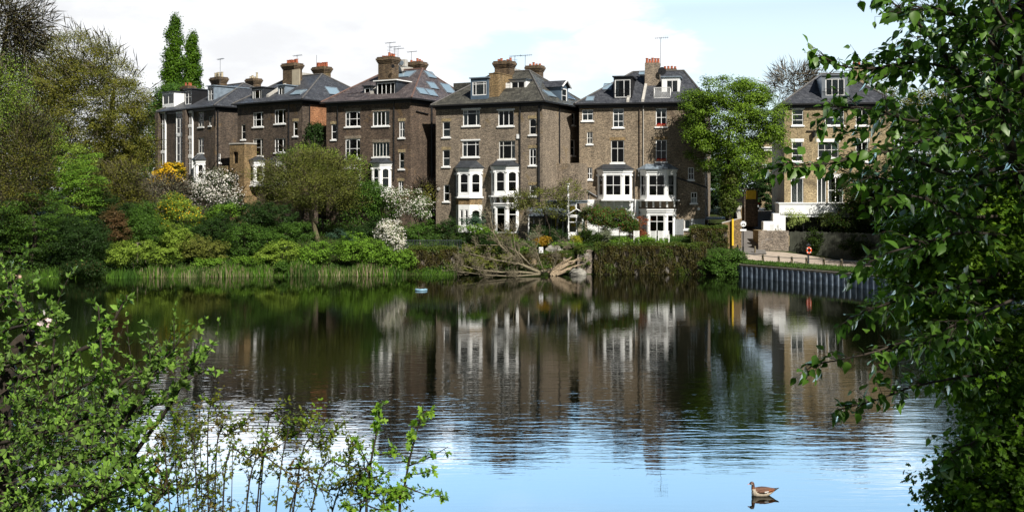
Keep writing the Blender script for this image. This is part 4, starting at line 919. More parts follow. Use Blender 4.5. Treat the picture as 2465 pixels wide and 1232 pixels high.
def plant(name, label, cat, px, pbase, Y, ells, mat, seed, base_z=None, nclump=120, per=60, leaf=.17, cr=.55, flat=.6, trunk_r=.16, bark='bark', limbs=40, twigs=0, twig_len=1.2, group=None,
          extra=None, depth=.85, tmpl=None, up=.7, droop=0., inner=.45, layered=False, lean=None, stem_name='trunk', crown_name='crown', tip=.018, lift=.15, solid=True, sides=0):
    """px, pbase: photo column and row of the foot; ells: crown masses as photo ellipses (px, py, rx, ry[, dY]) standing at distance Y"""
    rs = rs_(seed); bz = gz(at(px, HZ, Y).x, Y) if base_z is None else base_z
    b = at(px, HZ, Y); B = np.array([b.x, Y, bz])
    if pbase is not None and base_z is None: pass
    es = []
    for e in ells:
        dY = e[4] if len(e) > 4 else 0.; c = at(e[0], e[1], Y+dY); rx = e[2]*(Y+dY)/F; rz = e[3]*(Y+dY)/F
        es.append((c.x, c.y, c.z, rx, min(rx, rz*1.4)*depth if rx > .1 else rx, rz))
    C, U = ell_points(rs, es, nclump, inner); C[:,2] = np.maximum(C[:,2], bz+.15)
    if layered: C[:,2] = np.round((C[:,2]+.35*np.sin(C[:,0]*.9+seed))/layered)*layered - .35*np.sin(C[:,0]*.9+seed) + rs.randn(nclump)*.13
    root = empty(name, tuple(B), label=label, cat=cat, group=group)
    top = np.mean([e[:3] for e in es[:1]], axis=0)
    if trunk_r:
        mid = (B*.55+top*.45)+rs.randn(3)*.15
        if lean is not None: mid = np.array(at(lean[0], lean[1], Y))
        m = grow_limbs(rs, [B-np.array([0,0,.3]), B*.8+mid*.2+rs.randn(3)*.04, mid, top*.8+mid*.2, top], trunk_r, C[rs.permutation(nclump)[:limbs]], tip=tip, lift=lift)
        m.v = [(p[0]-B[0], p[1]-B[1], p[2]-B[2]) for p in m.v]
        wood = m.build(stem_name, M[bark], root, smooth=True)
    if twigs:
        i = rs.randint(0, nclump, twigs); ctr = np.array(top)[None,:]; out = norm(C[i]-ctr+rs.randn(twigs,3)*1.2); d = norm(out+np.array([0,0,.45])+rs.randn(twigs,3)*.45)
        tw = Cloud(); tw.add(T_twig(), C[i]+rs.randn(twigs,3)*cr*.6, d, unit(rs, twigs), twig_len*rs.uniform(.5,1.2,twigs)); tw.build('twigs', M[bark], root, B)
    def leaves(mt, n, size, tm, crm=1., nm=crown_name, outb=.6):
        k = rs.randint(0, nclump, n); w = unit(rs, n); fz = rs.rand(n,1) < .15; off = np.where(fz & solid, np.clip(rs.randn(n,3), -1.35, 1.35), (w*(rs.rand(n,1)**.35)*(.8+1.1*rs.rand(nclump)[k][:,None]) if solid else rs.randn(n, 3)))*cr*crm*np.array([1,1,flat]); P = C[k]+off
        P[:,2] = np.maximum(P[:,2], bz+.03)
        nrm = norm(rs.randn(n,3)*(.5 if solid else .75) + w*(.7 if solid else 0.) + U[k]*outb*.7 + np.array([0,-.15,up])); d = norm(np.cross(nrm, unit(rs, n)) + np.array([0,0,-droop]))
        cl = Cloud(); cl.add(tm, P, d, nrm, size*rs.uniform(.6,1.25,n)); return cl.build(nm, LM[mt], root, B)
    leaves(mat, nclump*per, leaf, tmpl or T_far())
    if extra:
        for (mt, n, size, tm, crm, nm) in extra: leaves(mt, n, size, tm, crm, nm, 1.2)
    return root

# ---- the wooded left bank
P = plant
P('deciduous_tree','huge olive green tree with fine bare twigs filling the upper left','tree',235,None,101,
  [(275,215,60,70),(325,330,36,100),(215,260,150,150),(120,200,100,115),(300,300,75,120),(290,430,90,110),(170,400,130,120),(190,130,90,60)],'brownolive',11,nclump=760,per=200,leaf=.14,cr=.72,trunk_r=.55,bark='bark_olive',limbs=330,twigs=3800,twig_len=1.5,inner=.1,up=.6)
P('deciduous_tree','darker olive tree behind the huge twiggy tree at the far left','tree',60,None,112,
  [(60,220,110,130),(20,330,110,160),(150,330,90,120)],'olive',12,nclump=320,per=150,leaf=.18,cr=.9,trunk_r=.5,bark='bark_olive',limbs=90,twigs=800,twig_len=1.5)
P('bare_tree','leafless brown tree in the top left corner of the picture','tree',-60,None,86,
  [(20,40,85,75),(-40,90,120,120),(60,80,50,50)],'brownolive',13,nclump=260,per=26,leaf=.10,cr=.7,trunk_r=.4,bark='bark_olive',limbs=220,twigs=5200,twig_len=1.3,solid=False)
P('deciduous_tree','yellow green young tree at the left edge above pale bare stems','tree',10,None,85,
  [(20,200,50,75),(0,300,60,100),(40,260,40,70)],'yellowgreen',14,nclump=190,per=75,leaf=.14,cr=.55,trunk_r=.2,bark='bark_grey',limbs=90,twigs=900,solid=False)
P('bare_tree','tangled grey brown thicket tree low at the left edge','tree',40,None,84,
  [(50,400,70,110),(20,480,60,90),(80,330,50,80)],'brownolive',15,nclump=260,per=90,leaf=.11,cr=.55,trunk_r=.18,bark='bark_olive',limbs=150,twigs=3500,twig_len=1.0,solid=False)
P('deciduous_tree','lime yellow leaved tree in front of the huge twiggy tree','tree',150,None,92,
  [(165,390,60,55),(210,440,55,40),(120,340,40,50),(90,390,40,50)],'yellowgreen',16,nclump=200,per=58,leaf=.15,cr=.55,trunk_r=.2,limbs=70,twigs=600)
P('layered_tree','bright green tree in flat layers above the dark dome shrub','tree',190,None,87,
  [(200,440,55,50),(185,500,65,45),(140,430,50,55),(215,390,30,25)],'lime',17,nclump=210,per=80,leaf=.14,cr=.5,flat=.28,trunk_r=.2,limbs=60,layered=.55,up=1.3)
P('cedar_tree','broad dark cedar with yellow green flat tops beside the water','tree',70,None,83,
  [(80,520,90,60),(60,590,110,50),(150,560,50,50),(20,540,60,60)],'cedar',18,nclump=330,per=85,leaf=.13,cr=.55,flat=.22,trunk_r=.3,limbs=90,layered=.62,up=1.3)
P('rounded_shrub','dark green rounded evergreen dome at the water edge','shrub',200,None,82.5,
  [(200,575,62,58),(160,590,45,50),(235,600,30,40)],'dark',19,nclump=260,per=90,leaf=.12,cr=.35,trunk_r=.12,limbs=30)
P('rounded_shrub','low dark shrub hanging over the water at the left','shrub',205,None,80.9,
  [(205,645,50,24),(175,650,30,18)],'dark',20,nclump=110,per=80,leaf=.11,cr=.25,trunk_r=.06,limbs=16,base_z=.05,extra=[('rust',300,.12,T_far(),1.0,'dead_leaves')])
P('deciduous_tree','dark green tree behind the big twiggy tree next to the first villa','tree',350,None,128,
  [(350,330,38,85),(375,290,30,45),(330,400,50,70),(410,225,34,24),(372,300,22,60)],'mid',21,nclump=240,per=80,leaf=.24,cr=.8,trunk_r=.3,limbs=50)
P('bare_tree','small leafless grey stemmed tree behind the bank shrubs','tree',285,None,91,
  [(285,450,60,55),(310,490,50,45),(250,470,40,40)],'brownolive',22,nclump=230,per=80,leaf=.11,cr=.5,solid=False,trunk_r=.14,bark='bark_olive',limbs=170,twigs=3200,twig_len=.9)
P('conical_shrub','mid green conical conifer in the middle of the left bank','shrub',345,None,87,
  [(345,545,46,45),(345,505,28,28)],'mid',23,nclump=170,per=85,leaf=.12,cr=.35,trunk_r=.1,limbs=20)
P('weeping_shrub','pale grey brown weeping shrub under the yellow gorse','shrub',375,None,94,
  [(385,455,62,26),(400,485,45,35)],'greyleaf',24,nclump=150,per=34,leaf=.10,cr=.45,trunk_r=.12,bark='bark_grey',limbs=100,twigs=3400,twig_len=1.0,extra=[('straw',1800,.12,T_far(),1.0,'catkins')])
P('gorse_bush','golden yellow flowering bush beside the first villa','shrub',410,None,101,
  [(415,412,26,20),(392,425,22,22),(395,440,28,12),(430,425,16,24)],'dark',25,nclump=120,per=55,leaf=.13,cr=.35,trunk_r=.12,limbs=20,extra=[('gold',5200,.17,T_flower(),1.05,'flowers')])
P('gorse_bush','lower yellow flowering bush between green shrubs on the bank','shrub',440,None,89,
  [(445,505,40,26),(470,525,28,20),(420,490,34,26),(395,520,24,40)],'yellowgreen',26,nclump=150,per=62,leaf=.12,cr=.35,trunk_r=.1,limbs=24,extra=[('gold',900,.10,T_flower(),1.05,'flowers')])
P('blossom_tree','white blossom tree in front of the yellow brick tower','tree',510,None,97,
  [(510,455,60,44),(470,470,38,34),(550,480,34,30),(530,430,34,24)],'dark',27,nclump=220,per=50,leaf=.12,cr=.5,trunk_r=.16,limbs=90,twigs=500,extra=[('white',5200,.115,T_flower(),1.1,'blossom')])
P('round_tree','wide domed olive green tree with spreading grey limbs before the second villa','tree',768,None,91.5,
  [(745,440,100,70),(670,450,60,55),(820,440,60,62),(745,400,70,42),(850,480,38,30),(640,420,36,40)],'olive',28,nclump=620,per=105,leaf=.105,cr=.42,solid=False,trunk_r=.30,bark='bark_olive',limbs=400,twigs=4500,twig_len=.8,lean=(748,515),inner=.5,tip=.012,up=.6)
P('deciduous_tree','lighter green tree rising behind the wide domed tree','tree',775,None,95.5,
  [(775,385,45,32),(735,370,36,28),(850,410,34,40),(700,385,30,22)],'yellowgreen',29,nclump=170,per=60,leaf=.15,cr=.45,trunk_r=.16,limbs=50,twigs=300)
P('climbing_shrub','dark green creeper hanging in the gap between second and third villas','shrub',756,None,101.2,
  [(756,330,22,32),(768,315,12,16)],'dark',30,nclump=70,per=70,leaf=.17,cr=.4,trunk_r=.08,limbs=10)
P('deciduous_tree','green leafy tree at the foot of the third villa with blossom beside it','tree',895,None,92,
  [(895,480,45,42),(925,505,40,35),(870,515,50,30)],'mid',31,nclump=200,per=80,leaf=.15,cr=.45,trunk_r=.16,limbs=40)
P('blossom_tree','creamy blossom tree leaning between the third and middle villas','tree',1015,None,90.5,
  [(985,480,42,26),(1015,500,32,26),(940,468,28,18),(960,505,34,18)],'mid',32,nclump=150,per=34,leaf=.12,cr=.4,trunk_r=.09,bark='bark_grey',limbs=60,extra=[('white',2100,.105,T_flower(),1.1,'blossom')])
P('small_shrub','grey green tuft of bare twigs against the third villa flank','shrub',1030,None,95,
  [(1025,470,18,28)],'brownolive',33,nclump=50,per=40,leaf=.12,cr=.4,trunk_r=.06,limbs=20,twigs=300)
P('flowering_shrub','dense white flowering shrub arching over the ivy covered wall','shrub',945,None,86,
  [(940,548,30,22),(950,575,24,26),(925,560,20,18),(962,590,14,14)],'mid',34,nclump=120,per=36,leaf=.10,cr=.25,trunk_r=.07,limbs=14,extra=[('white',4600,.10,T_flower(),1.1,'blossom')])
SHR = [ # label, px, Y, ells, mat, leaf
 ('lime green shrub drooping over reeds at the end of the bank',965,84.6,[(965,625,40,26),(930,615,26,24)],'lime'),
 ('large lime green feathery shrub below the white flowering shrub',870,84.8,[(870,595,58,32),(900,620,45,24),(830,600,30,28)],'lime'),
 ('yellow green shrub left of the large feathery one by the reeds',758,84.8,[(758,608,40,24),(740,625,30,18)],'lime'),
 ('dark glossy shrub on the bank beneath the wide domed tree',690,86.5,[(700,560,60,26),(650,570,45,26)],'mid'),
 ('blue grey leaved low shrub right of the domed tree trunk',820,87.0,[(820,565,34,12),(845,575,20,10)],'bluegreen'),
 ('deep green shrub at the right foot of the domed tree',880,87.6,[(870,560,55,22),(920,545,34,26)],'dark'),
 ('dark green laurel in shade left of the domed tree trunk',620,89,[(615,520,60,34),(580,500,40,28),(665,520,50,36)],'dark'),
 ('bright green rhododendron under the white blossom tree',545,88,[(545,505,40,16),(520,515,30,14)],'lime'),
 ('deep green yew like bush left of the laurel',520,86.5,[(520,545,46,34),(490,570,34,30)],'dark'),
 ('dark bushy shrub between the laurel and the water',590,85.6,[(590,575,58,38),(640,590,44,30)],'mid'),
 ('olive shrub with pale stems above the dry reeds',500,84.6,[(505,600,46,30),(465,595,34,32)],'olive'),
 ('yellow variegated shrub above the green reeds',680,84.9,[(680,605,46,28),(640,615,34,22)],'yellowgreen'),
 ('yellow green shrub tall over the left bank middle',440,85,[(440,590,32,36),(415,570,34,40)],'yellowgreen'),
 ('lime green bush at the water right of the dark dome',320,82.4,[(330,600,60,24),(380,615,50,22),(290,615,34,24)],'yellowgreen'),
 ('brown leaved shrub between dark dome and green conifer',285,85,[(283,555,30,34),(268,520,26,24)],'rust'),
 ('shadowy green shrub beneath the small leafless tree',300,88,[(300,520,50,34),(250,500,40,40)],'dark'),
 ('mid green shrub between conifer and yellow bushes',390,86,[(395,575,34,30),(370,560,28,26)],'mid'),
 ('gloomy evergreen thicket low at the far left edge',10,83.5,[(10,600,50,50),(-40,580,50,70)],'darkest'),
 ('umbrella leaved bright plants lining the bank above pale reeds',520,83.6,[(545,628,60,8),(490,634,40,8),(600,626,30,7)],'lime'),
 ('small round green tuft standing among the reeds',680,83.4,[(681,640,14,10)],'mid'),
 ('green climber covering the railings left of the arbour',1000,87.5,[(1000,560,30,24),(1035,555,28,28)],'mid'),
 ('dark shrub against the railings above the ivy wall',1070,87.8,[(1068,560,26,30),(1080,540,18,16)],'dark'),
 ('rounded dark rhododendron below the left bay of the middle villa',1152,90,[(1152,528,26,17),(1130,535,20,16)],'bluegreen'),
 ('bright green clipped hedge arbour in the garden of the middle villa',1140,87.2,[(1115,550,22,10),(1145,552,30,11),(1170,560,20,12),(1175,580,14,14)],'lime'),
 ('dark green shrub under the bright arbour',1120,86.6,[(1120,578,28,22),(1150,585,24,20)],'dark'),
 ('green bush left of the french doors of the middle villa',1215,88,[(1215,572,34,16),(1185,585,26,18)],'olive'),
 ('pale variegated mound in the middle villa garden',1290,86.8,[(1287,570,12,7)],'greyleaf'),
 ('orange brown low shrub beside the pale variegated mound',1304,86.4,[(1304,579,16,8)],'gold2'),
 ('dark green box balls behind the grey rock',1355,87.2,[(1350,575,24,13),(1325,580,18,10)],'dark'),
 ('yellow green conical bush beside the stone pier',1386,86.6,[(1386,578,10,13)],'goldgreen'),
 ('lime euphorbia clump over the middle of the ivy wall top',1260,86.2,[(1260,600,26,10),(1235,585,22,9)],'lime'),
 ('leafy green shrub behind the fallen tree',1175,85.8,[(1170,610,40,20),(1130,605,24,16)],'olive'),
 ('dark evergreen shrub on the stone pier left of the ivy wall',1420,87,[(1420,575,26,26),(1405,560,16,22)],'darkest'),
 ('pale flowering bush between the red leaved trees',1455,87.2,[(1458,565,12,13)],'greyleaf'),
 ('mixed green perennials behind the low garden wall middle',1262,86.2,[(1262,592,36,14),(1235,600,24,12)],'mid'),
 ('green trailing plants over the right end of the garden wall',1375,86.0,[(1375,602,20,14),(1350,606,22,8)],'lime'),
 ('dark green bushes left behind the fallen branches',1205,86.1,[(1205,598,34,18),(1180,580,26,20)],'dark'),
 ('broad green shrub before the glass garden room',1300,87.9,[(1300,555,30,16),(1330,560,24,14)],'dark'),
 ('olive leaved shrub growing up through the fallen branches',1150,83.4,[(1150,640,44,18),(1120,625,24,14),(1210,625,30,14)],'olive'),
 ('dark green shrub under the fallen tree crown',1180,83.8,[(1180,645,50,14),(1240,640,24,12)],'mid'),
 ('lime green plants growing along the ivy wall top',1560,86.3,[(1545,575,26,6),(1580,578,34,6),(1500,580,30,5)],'lime'),
 ('fresh green shrub beside the louvred shutters',1678,87.6,[(1676,557,15,16),(1668,570,12,10)],'bright'),
 ('purple leaved shrub right of the red leaved trees',1545,88.5,[(1545,545,24,24),(1530,560,18,14)],'red'),
 ('big dark green bush sprawling at the end of the path',1745,84,[(1745,622,48,26),(1715,640,36,20),(1775,615,22,22)],'mid'),
 ('green grassy shrub by the water beside the sheet piling',1765,82.9,[(1765,650,26,14),(1740,655,24,10)],'mid'),
 ('pale leaved flowering shrub before the white extension',1915,88.2,[(1918,528,24,18),(1905,515,16,12)],'sprigpale'),
 ('small sparse shrub before the white extension awning',1990,88.2,[(1990,525,16,20)],'sprigpale'),
 ('dark ivy clump growing down the wooden fence',1962,86.4,[(1962,575,16,26),(1958,600,14,20)],'darkest'),
 ('dark ivy mound spilling over the board fence at the right',2080,84.6,[(2080,590,60,30),(2130,600,50,26)],'darkest'),
 ('ivy covering the stone pier by the fallen tree',1408,85.2,[(1408,625,18,24),(1400,600,16,10)],'ivy'),
 ('dark tall shrub filling the gap behind the right villa',1712,108,[(1714,450,22,60),(1722,400,20,50)],'dark'),
 ('dark leafy hedge behind the parked silver car',1855,114,[(1850,470,34,44),(1880,450,24,60)],'dark'),
]
LM['gold2'] = leafmat('orange_brown_leaf', (.26,.15,.012), (.36,.22,.02)); LM['sprigpale'] = leafmat('pale_spring_leaf', (.20,.27,.06), (.34,.40,.14))
for i, (lab, px, Y, ells, mt) in enumerate(SHR):
    area = sum(e[2]*e[3] for e in ells); nc = int(max(26, area*.045))
    tuft = 'pale' in mt or mt == 'sprigpale'
    P('garden_shrub', lab, 'shrub', px, None, Y, ells, mt, 100+i, nclump=nc, per=78 if not tuft else 45, leaf=.125 if Y < 100 else .22, cr=.26, trunk_r=.05, limbs=min(24, nc//3), stem_name='stem', crown_name='foliage', depth=.7,
      layered=.4 if 'feathery' in lab else False, up=1.0)
# ---- trees among and beyond the villas
def poplar(label, px, ptop, pbot, wpx, Y, seed):
    n = 9; ells = [(px+(-1)**k*wpx*.10, ptop+(pbot-ptop)*(k+.5)/n, wpx*(.10+.34*math.sin(math.pi*min(1,(k+.6)/n*.70))), (pbot-ptop)/n*.85) for k in range(n)]
    P('poplar_tree', label, 'tree', px, None, Y, ells[::-1], 'midpoplar', seed, nclump=260, per=110, leaf=.26, cr=.42, flat=1.5, trunk_r=.35, limbs=110, lift=-.1, up=.3, depth=1., group='two poplars behind the first villa')
LM['midpoplar'] = leafmat('poplar_leaf', (.042,.100,.006), (.085,.165,.010), (.030,.075,.005))
poplar('taller columnar poplar behind the first villa, left of its twin', 418, 46, 260, 50, 138, 60)
poplar('shorter columnar poplar behind the first villa, right of its twin', 461, 88, 260, 40, 140, 61)
P('deciduous_tree','low green tree crown showing behind the roof of the first villa','tree',400,None,132,[(395,240,30,30),(430,225,34,20),(380,270,20,30)],'mid',62,nclump=90,per=70,leaf=.28,cr=.8,trunk_r=.3,limbs=20)
P('maple_tree','bright green maple covering the right corner of the right villa','tree',1752,None,89.5,
  [(1755,300,95,85),(1690,290,62,70),(1830,290,66,80),(1740,220,75,38),(1810,225,50,36),(1850,340,48,50),(1700,370,48,45),(1780,390,60,60),(1760,450,28,50),(1664,240,26,30)],'bright',63,
  nclump=500,per=150,leaf=.165,cr=.50,flat=.58,trunk_r=.32,limbs=170,up=1.1,inner=.5)
P('ivy_column','dark ivy clad lower trunk of the bright maple beside the alley','ivy',1757,None,89.0,[(1757,475,20,45),(1760,430,24,30),(1750,500,14,20)],'ivy',64,nclump=170,per=90,leaf=.14,cr=.3,trunk_r=.2,limbs=12)
P('sparse_tree','leaning olive leaved tree with forked bare trunk before the middle villa','tree',1330,None,87.6,
  [(1300,485,80,30),(1250,480,42,24),(1370,460,38,28),(1340,505,50,22),(1310,465,46,14)],'olive',65,nclump=210,per=46,leaf=.11,cr=.32,trunk_r=.13,bark='bark',limbs=130,twigs=900,twig_len=.7,lean=(1322,545),tip=.012)
for k, (px, e, lab) in enumerate(((1450,[(1440,520,36,26),(1418,515,22,20),(1462,535,22,20)],'left red leaved standard tree with thin pale stem'),(1492,[(1492,528,32,26),(1515,540,20,20)],'right red leaved standard tree behind the ivy wall'))):
    P('photinia_tree', lab, 'tree', px, None, 87.6, e, 'mid', 70+k, nclump=150, per=54, leaf=.12, cr=.27, trunk_r=.05, bark='bark_grey', limbs=30, extra=[('rust',2600,.12,T_far(),1.05,'young_leaves'),('red',700,.12,T_far(),1.05,'red_leaves')])
P('yew_tree','dark broad yew standing in front of the yellow brick house','tree',2100,None,86.5,
  [(2110,500,80,80),(2060,460,60,60),(2170,480,80,100),(2040,530,40,40),(2230,520,90,110),(2130,590,90,50)],'darkest',66,nclump=560,per=130,leaf=.15,cr=.5,trunk_r=.3,limbs=60,extra=[('rust',3600,.13,T_far(),1.1,'old_leaves')])
P('copper_tree','brown olive leaved tree behind the yellow brick house','tree',2160,None,112,
  [(2160,260,100,60),(2100,250,60,50),(2230,300,90,90),(2120,320,80,60)],'brownolive',67,nclump=300,per=80,leaf=.20,cr=.8,trunk_r=.35,limbs=120,twigs=1500)
P('bare_tree','leafless grey tree seen above the bright maple against the sky','tree',1925,None,150,
  [(1910,190,55,36),(1950,200,50,40),(1880,210,36,28)],'brownolive',68,nclump=150,per=3,leaf=.14,cr=.6,trunk_r=.28,bark='bark_grey',limbs=120,twigs=1500,twig_len=1.8,tip=.02,inner=.3)
P('deciduous_tree','loosely leaved tree behind the dark tree at the right edge','tree',2390,None,75,
  [(2390,260,120,130),(2440,150,90,110),(2330,330,100,90),(2460,60,70,60)],'brownolive',69,nclump=300,per=120,leaf=.13,cr=.7,trunk_r=.35,limbs=150,twigs=2500,twig_len=1.3,solid=False)
P('deciduous_tree','shaded green tree standing above the fence at the right','tree',2330,None,74,
  [(2330,480,120,90),(2420,430,100,110),(2260,580,110,60),(2400,580,110,70),(2180,610,60,40)],'dark',75,nclump=480,per=130,leaf=.16,cr=.6,trunk_r=.3,limbs=60)
for k, (px, w, h, Y, mt) in enumerate(((1180,140,60,150,'olive'),(1560,160,60,155,'dark'),(1880,120,70,150,'mid'),(1060,90,70,150,'dark'),(300,160,120,150,'olive'),(700,150,60,150,'dark'),(2250,200,90,150,'mid'),(2420,160,120,120,'olive'),(60,160,150,130,'dark'),(-60,160,150,110,'dark'))):
    P('distant_tree', ('green backdrop tree glimpsed behind the buildings '+['between middle villa and chimneys','behind the right villa','at the top of the alley','behind the gap beside the middle villa','behind the huge twiggy tree','behind the second villa','behind the yellow brick house','at the right edge','at the far left edge','beyond the left edge'][k]), 'tree', px, None, Y,
      [(px,HZ-h*.3,w*.6,h*.9),(px-w*.3,HZ,w*.5,h*.8),(px+w*.3,HZ,w*.5,h*.8)], mt, 80+k, nclump=120, per=50, leaf=.42, cr=1.1, trunk_r=.3, limbs=16, group='trees behind the houses')

P('distant_tree','dark backdrop tree closing the view between the right villa and the alley','tree',1760,None,118,[(1735,410,50,95),(1790,400,50,95),(1830,440,40,50)],'dark',96,nclump=160,per=90,leaf=.25,cr=.7,trunk_r=.3,limbs=20)
# ---- undergrowth on the banks, reeds and grass
def undergrowth(name, n, xr, yr, mat, size, hmax, seed, cond=None, up=.9):
    rs = rs_(seed); X = rs.uniform(xr[0], xr[1], n); Y = rs.uniform(yr[0], yr[1], n); Z = terrain(X, Y); ok = Z > .06
    if cond is not None: ok &= cond(X, Y)
    X, Y, Z = X[ok], Y[ok], Z[ok]; k = len(X)
    bump = .5+.5*np.sin(X*1.1+np.sin(Y*.7)*2)*np.cos(Y*1.3+X*.31)
    Pn = np.stack([X, Y, Z+rs.rand(k)*hmax*(.25+.75*bump)], 1); nr = norm(rs.randn(k,3)*.8+np.array([0,-.3,up])); d = np.cross(nr, unit(rs, k))
    c = Cloud(); c.add(T_far(), Pn, d, nr, size*rs.uniform(.6,1.3,k)); return tag(c.build(name, LM[mat]), kind='stuff')
undergrowth('ground_cover', 90000, (-55,6), (79.5,100), 'mid', .14, .9, 201)
undergrowth('bramble_cover', 30000, (-50,6), (80,92), 'yellowgreen', .13, .75, 202, lambda X, Y: np.sin(X*.55+2)*np.cos(Y*.4) > .25)
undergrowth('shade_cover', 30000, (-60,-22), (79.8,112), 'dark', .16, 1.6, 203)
undergrowth('garden_cover', 26000, (5.5,19.2), (85.8,91), 'mid', .10, .35, 204)
undergrowth('bank_grass', 24000, (-14,12), (1.5,14), 'mid', .07, .5, 206)
def reeds(name, segs, n, h, mat, seed, lean=.16, wid=1.):
    rs = rs_(seed); c = Cloud(); L = []
    for (p0, p1, yofs) in segs:
        k = int(n*abs(p1-p0)/300); px = rs.uniform(p0, p1, k); xw = (px-CX)*82.5/F
        ys = np.interp(xw, [-60,-41,-30,-20,-9,5.5,18.2], [79.5,80.5,82,83.4,84.2,84.8,84.6]) + yofs + rs.randn(k)*.35
        L.append(np.stack([(px-CX)*ys/F, ys, np.maximum(terrain((px-CX)*ys/F, ys), -.05)-.03], 1))
    L = np.concatenate(L); k = len(L); d = norm(np.array([0,0,1.])+rs.randn(k,3)*lean); nr = norm(rs.randn(k,3)*np.array([1,1,.1])+np.array([0,-1,0]))
    hh = h*rs.uniform(.45,1.15,k)*(.75+.35*np.sin(L[:,0]*1.7)*np.sin(L[:,0]*.61)); tv, tf = T_blade(); tv = tv.copy(); tv[:,0] *= wid
    c.add((tv, tf), L, d, nr, hh); return tag(c.build(name, LM[mat]), kind='stuff')
reeds('green_reeds', [(70,140,-.1),(255,345,-.3),(545,760,.2),(420,980,.1),(345,460,.1)], 1500, .95, 'reed', 301, wid=1.3)
reeds('dry_reeds', [(440,600,-.15),(690,930,-.1),(330,440,-.1),(420,980,.1)], 500, .95, 'straw', 302, .10, wid=1.1)
reeds('water_edge_grass', [(0,1100,.1)], 1500, .55, 'reed', 303, .3)

# ---- ivy covered garden walls
def wallbox(m, a, b, th, z0, z1):
    a, b = Vector(a), Vector(b); d = (b-a).normalized(); n = Vector((-d.y, d.x))
    m.prism([tuple(a), tuple(b), tuple(b+n*th), tuple(a+n*th)], z0, z1)
def ivy_wall(label, pts, z1, n, mat, seed, name='ivy_wall', th=.45, thick=.28, wall='brick_grey', extra=None, z0=-.6, hang=.05):
    root = empty(name, (pts[0][0], pts[0][1], 0), label=label, cat='wall'); m = MB(); L = []; NR = []
    rs = rs_(seed)
    for a, b in zip(pts[:-1], pts[1:]):
        wallbox(m, a, b, th, z0, z1); a, b = np.array(a), np.array(b); l = np.linalg.norm(b-a); d = (b-a)/l; nn = np.array([d[1], -d[0]])
        k = int(n*l); s = rs.rand(k); t = rs.rand(k); bump = thick*(.5+.35*np.sin(s*l*2.1)*np.cos(t*5)+.25*np.sin(s*l*5.3+t*9)); bump = np.maximum(bump, .05)
        off = rs.rand(k)*bump; L.append(np.stack([a[0]+(b-a)[0]*s+nn[0]*off, a[1]+(b-a)[1]*s+nn[1]*off, hang+(z1+.10-hang)*t+rs.randn(k)*.04], 1)); NR.append(np.tile([nn[0], nn[1], .35], (k,1)))
        k = int(n*l*.35); s = rs.rand(k); tt = rs.uniform(-.1,1.1,k)*th; L.append(np.stack([a[0]+(b-a)[0]*s-nn[0]*tt, a[1]+(b-a)[1]*s-nn[1]*tt, z1+rs.rand(k)*.20+.06*np.sin(s*l*3)], 1)); NR.append(np.tile([nn[0]*.3, nn[1]*.3, 1.], (k,1)))
    m.v = [(p[0]-pts[0][0], p[1]-pts[0][1], p[2]) for p in m.v]; m.build('wall', M[wall], root)
    L = np.concatenate(L); L[:,:2] += (rs.randn(len(L),2)*.03); NR = norm(np.concatenate(NR)+rs.randn(len(L),3)*.8); d = norm(np.cross(NR, unit(rs, len(L)))+np.array([0,0,-.7]))
    gsel = (np.sin(L[:,0]*2.3+L[:,2]*1.9)+np.sin(L[:,0]*.9-L[:,2]*3.1+2)+rs.randn(len(L))*.5 > .9) | (L[:,2] > z1-.02)
    gone = (np.sin(L[:,0]*3.7+4)*np.sin(L[:,2]*2.6+L[:,0]) > .72) & (L[:,2] < z1-.3); sz = .13*rs.uniform(.5,1.35,len(L))
    for q, mt, nm in ((~gsel & ~gone, mat, 'dry_ivy'), (gsel & ~gone, 'ivy', 'green_ivy')):
        c = Cloud(); c.add(T_far(), L[q], d[q], NR[q], sz[q]); c.build(nm, LM[mt], root, (pts[0][0], pts[0][1], 0))
    if extra:
        k = extra; i = rs.randint(0, len(L), k); c = Cloud(); c.add(T_twig(), L[i], norm(np.array([0,0,-1.])+rs.randn(k,3)*.3), unit(rs, k), rs.uniform(.3,.9,k)*1.1); c.build('dead_stems', M['bark_olive'], root, (pts[0][0], pts[0][1], 0))
    return root
ivy_wall('long waterside garden wall hung with brown and green ivy below the right villa', [(6.9,84.75),(16.1,84.65)], 2.45, 2600, 'ivybrown', 401, extra=2600)
ivy_wall('taller ivy covered wall end beside the louvred shutters', [(15.2,86.2),(18.2,86.0)], 3.85, 3000, 'ivybrown', 402, z0=1.0, hang=2.2, extra=500)
ivy_wall('dark ivy hung wall left of the fallen tree', [(-8.6,84.9),(-4.6,84.95)], 2.15, 2400, 'ivybrown', 403, extra=800)
ivy_wall('low brown brick garden wall with patchy ivy behind the fallen tree', [(-4.5,85.3),(5.3,85.3)], 1.75, 900, 'ivybrown', 404, name='garden_wall', wall='brick_brown', th=.4)
m = MB(); m.box(5.45,6.7,85.0,85.9,-.6,1.9); m.box(5.40,6.75,84.94,85.95,1.903,2.0); tag(m.build('stone_pier', M['brick_grey'], bevel=.03), 'weathered grey stone pier at the left end of the long ivy wall', 'pier')

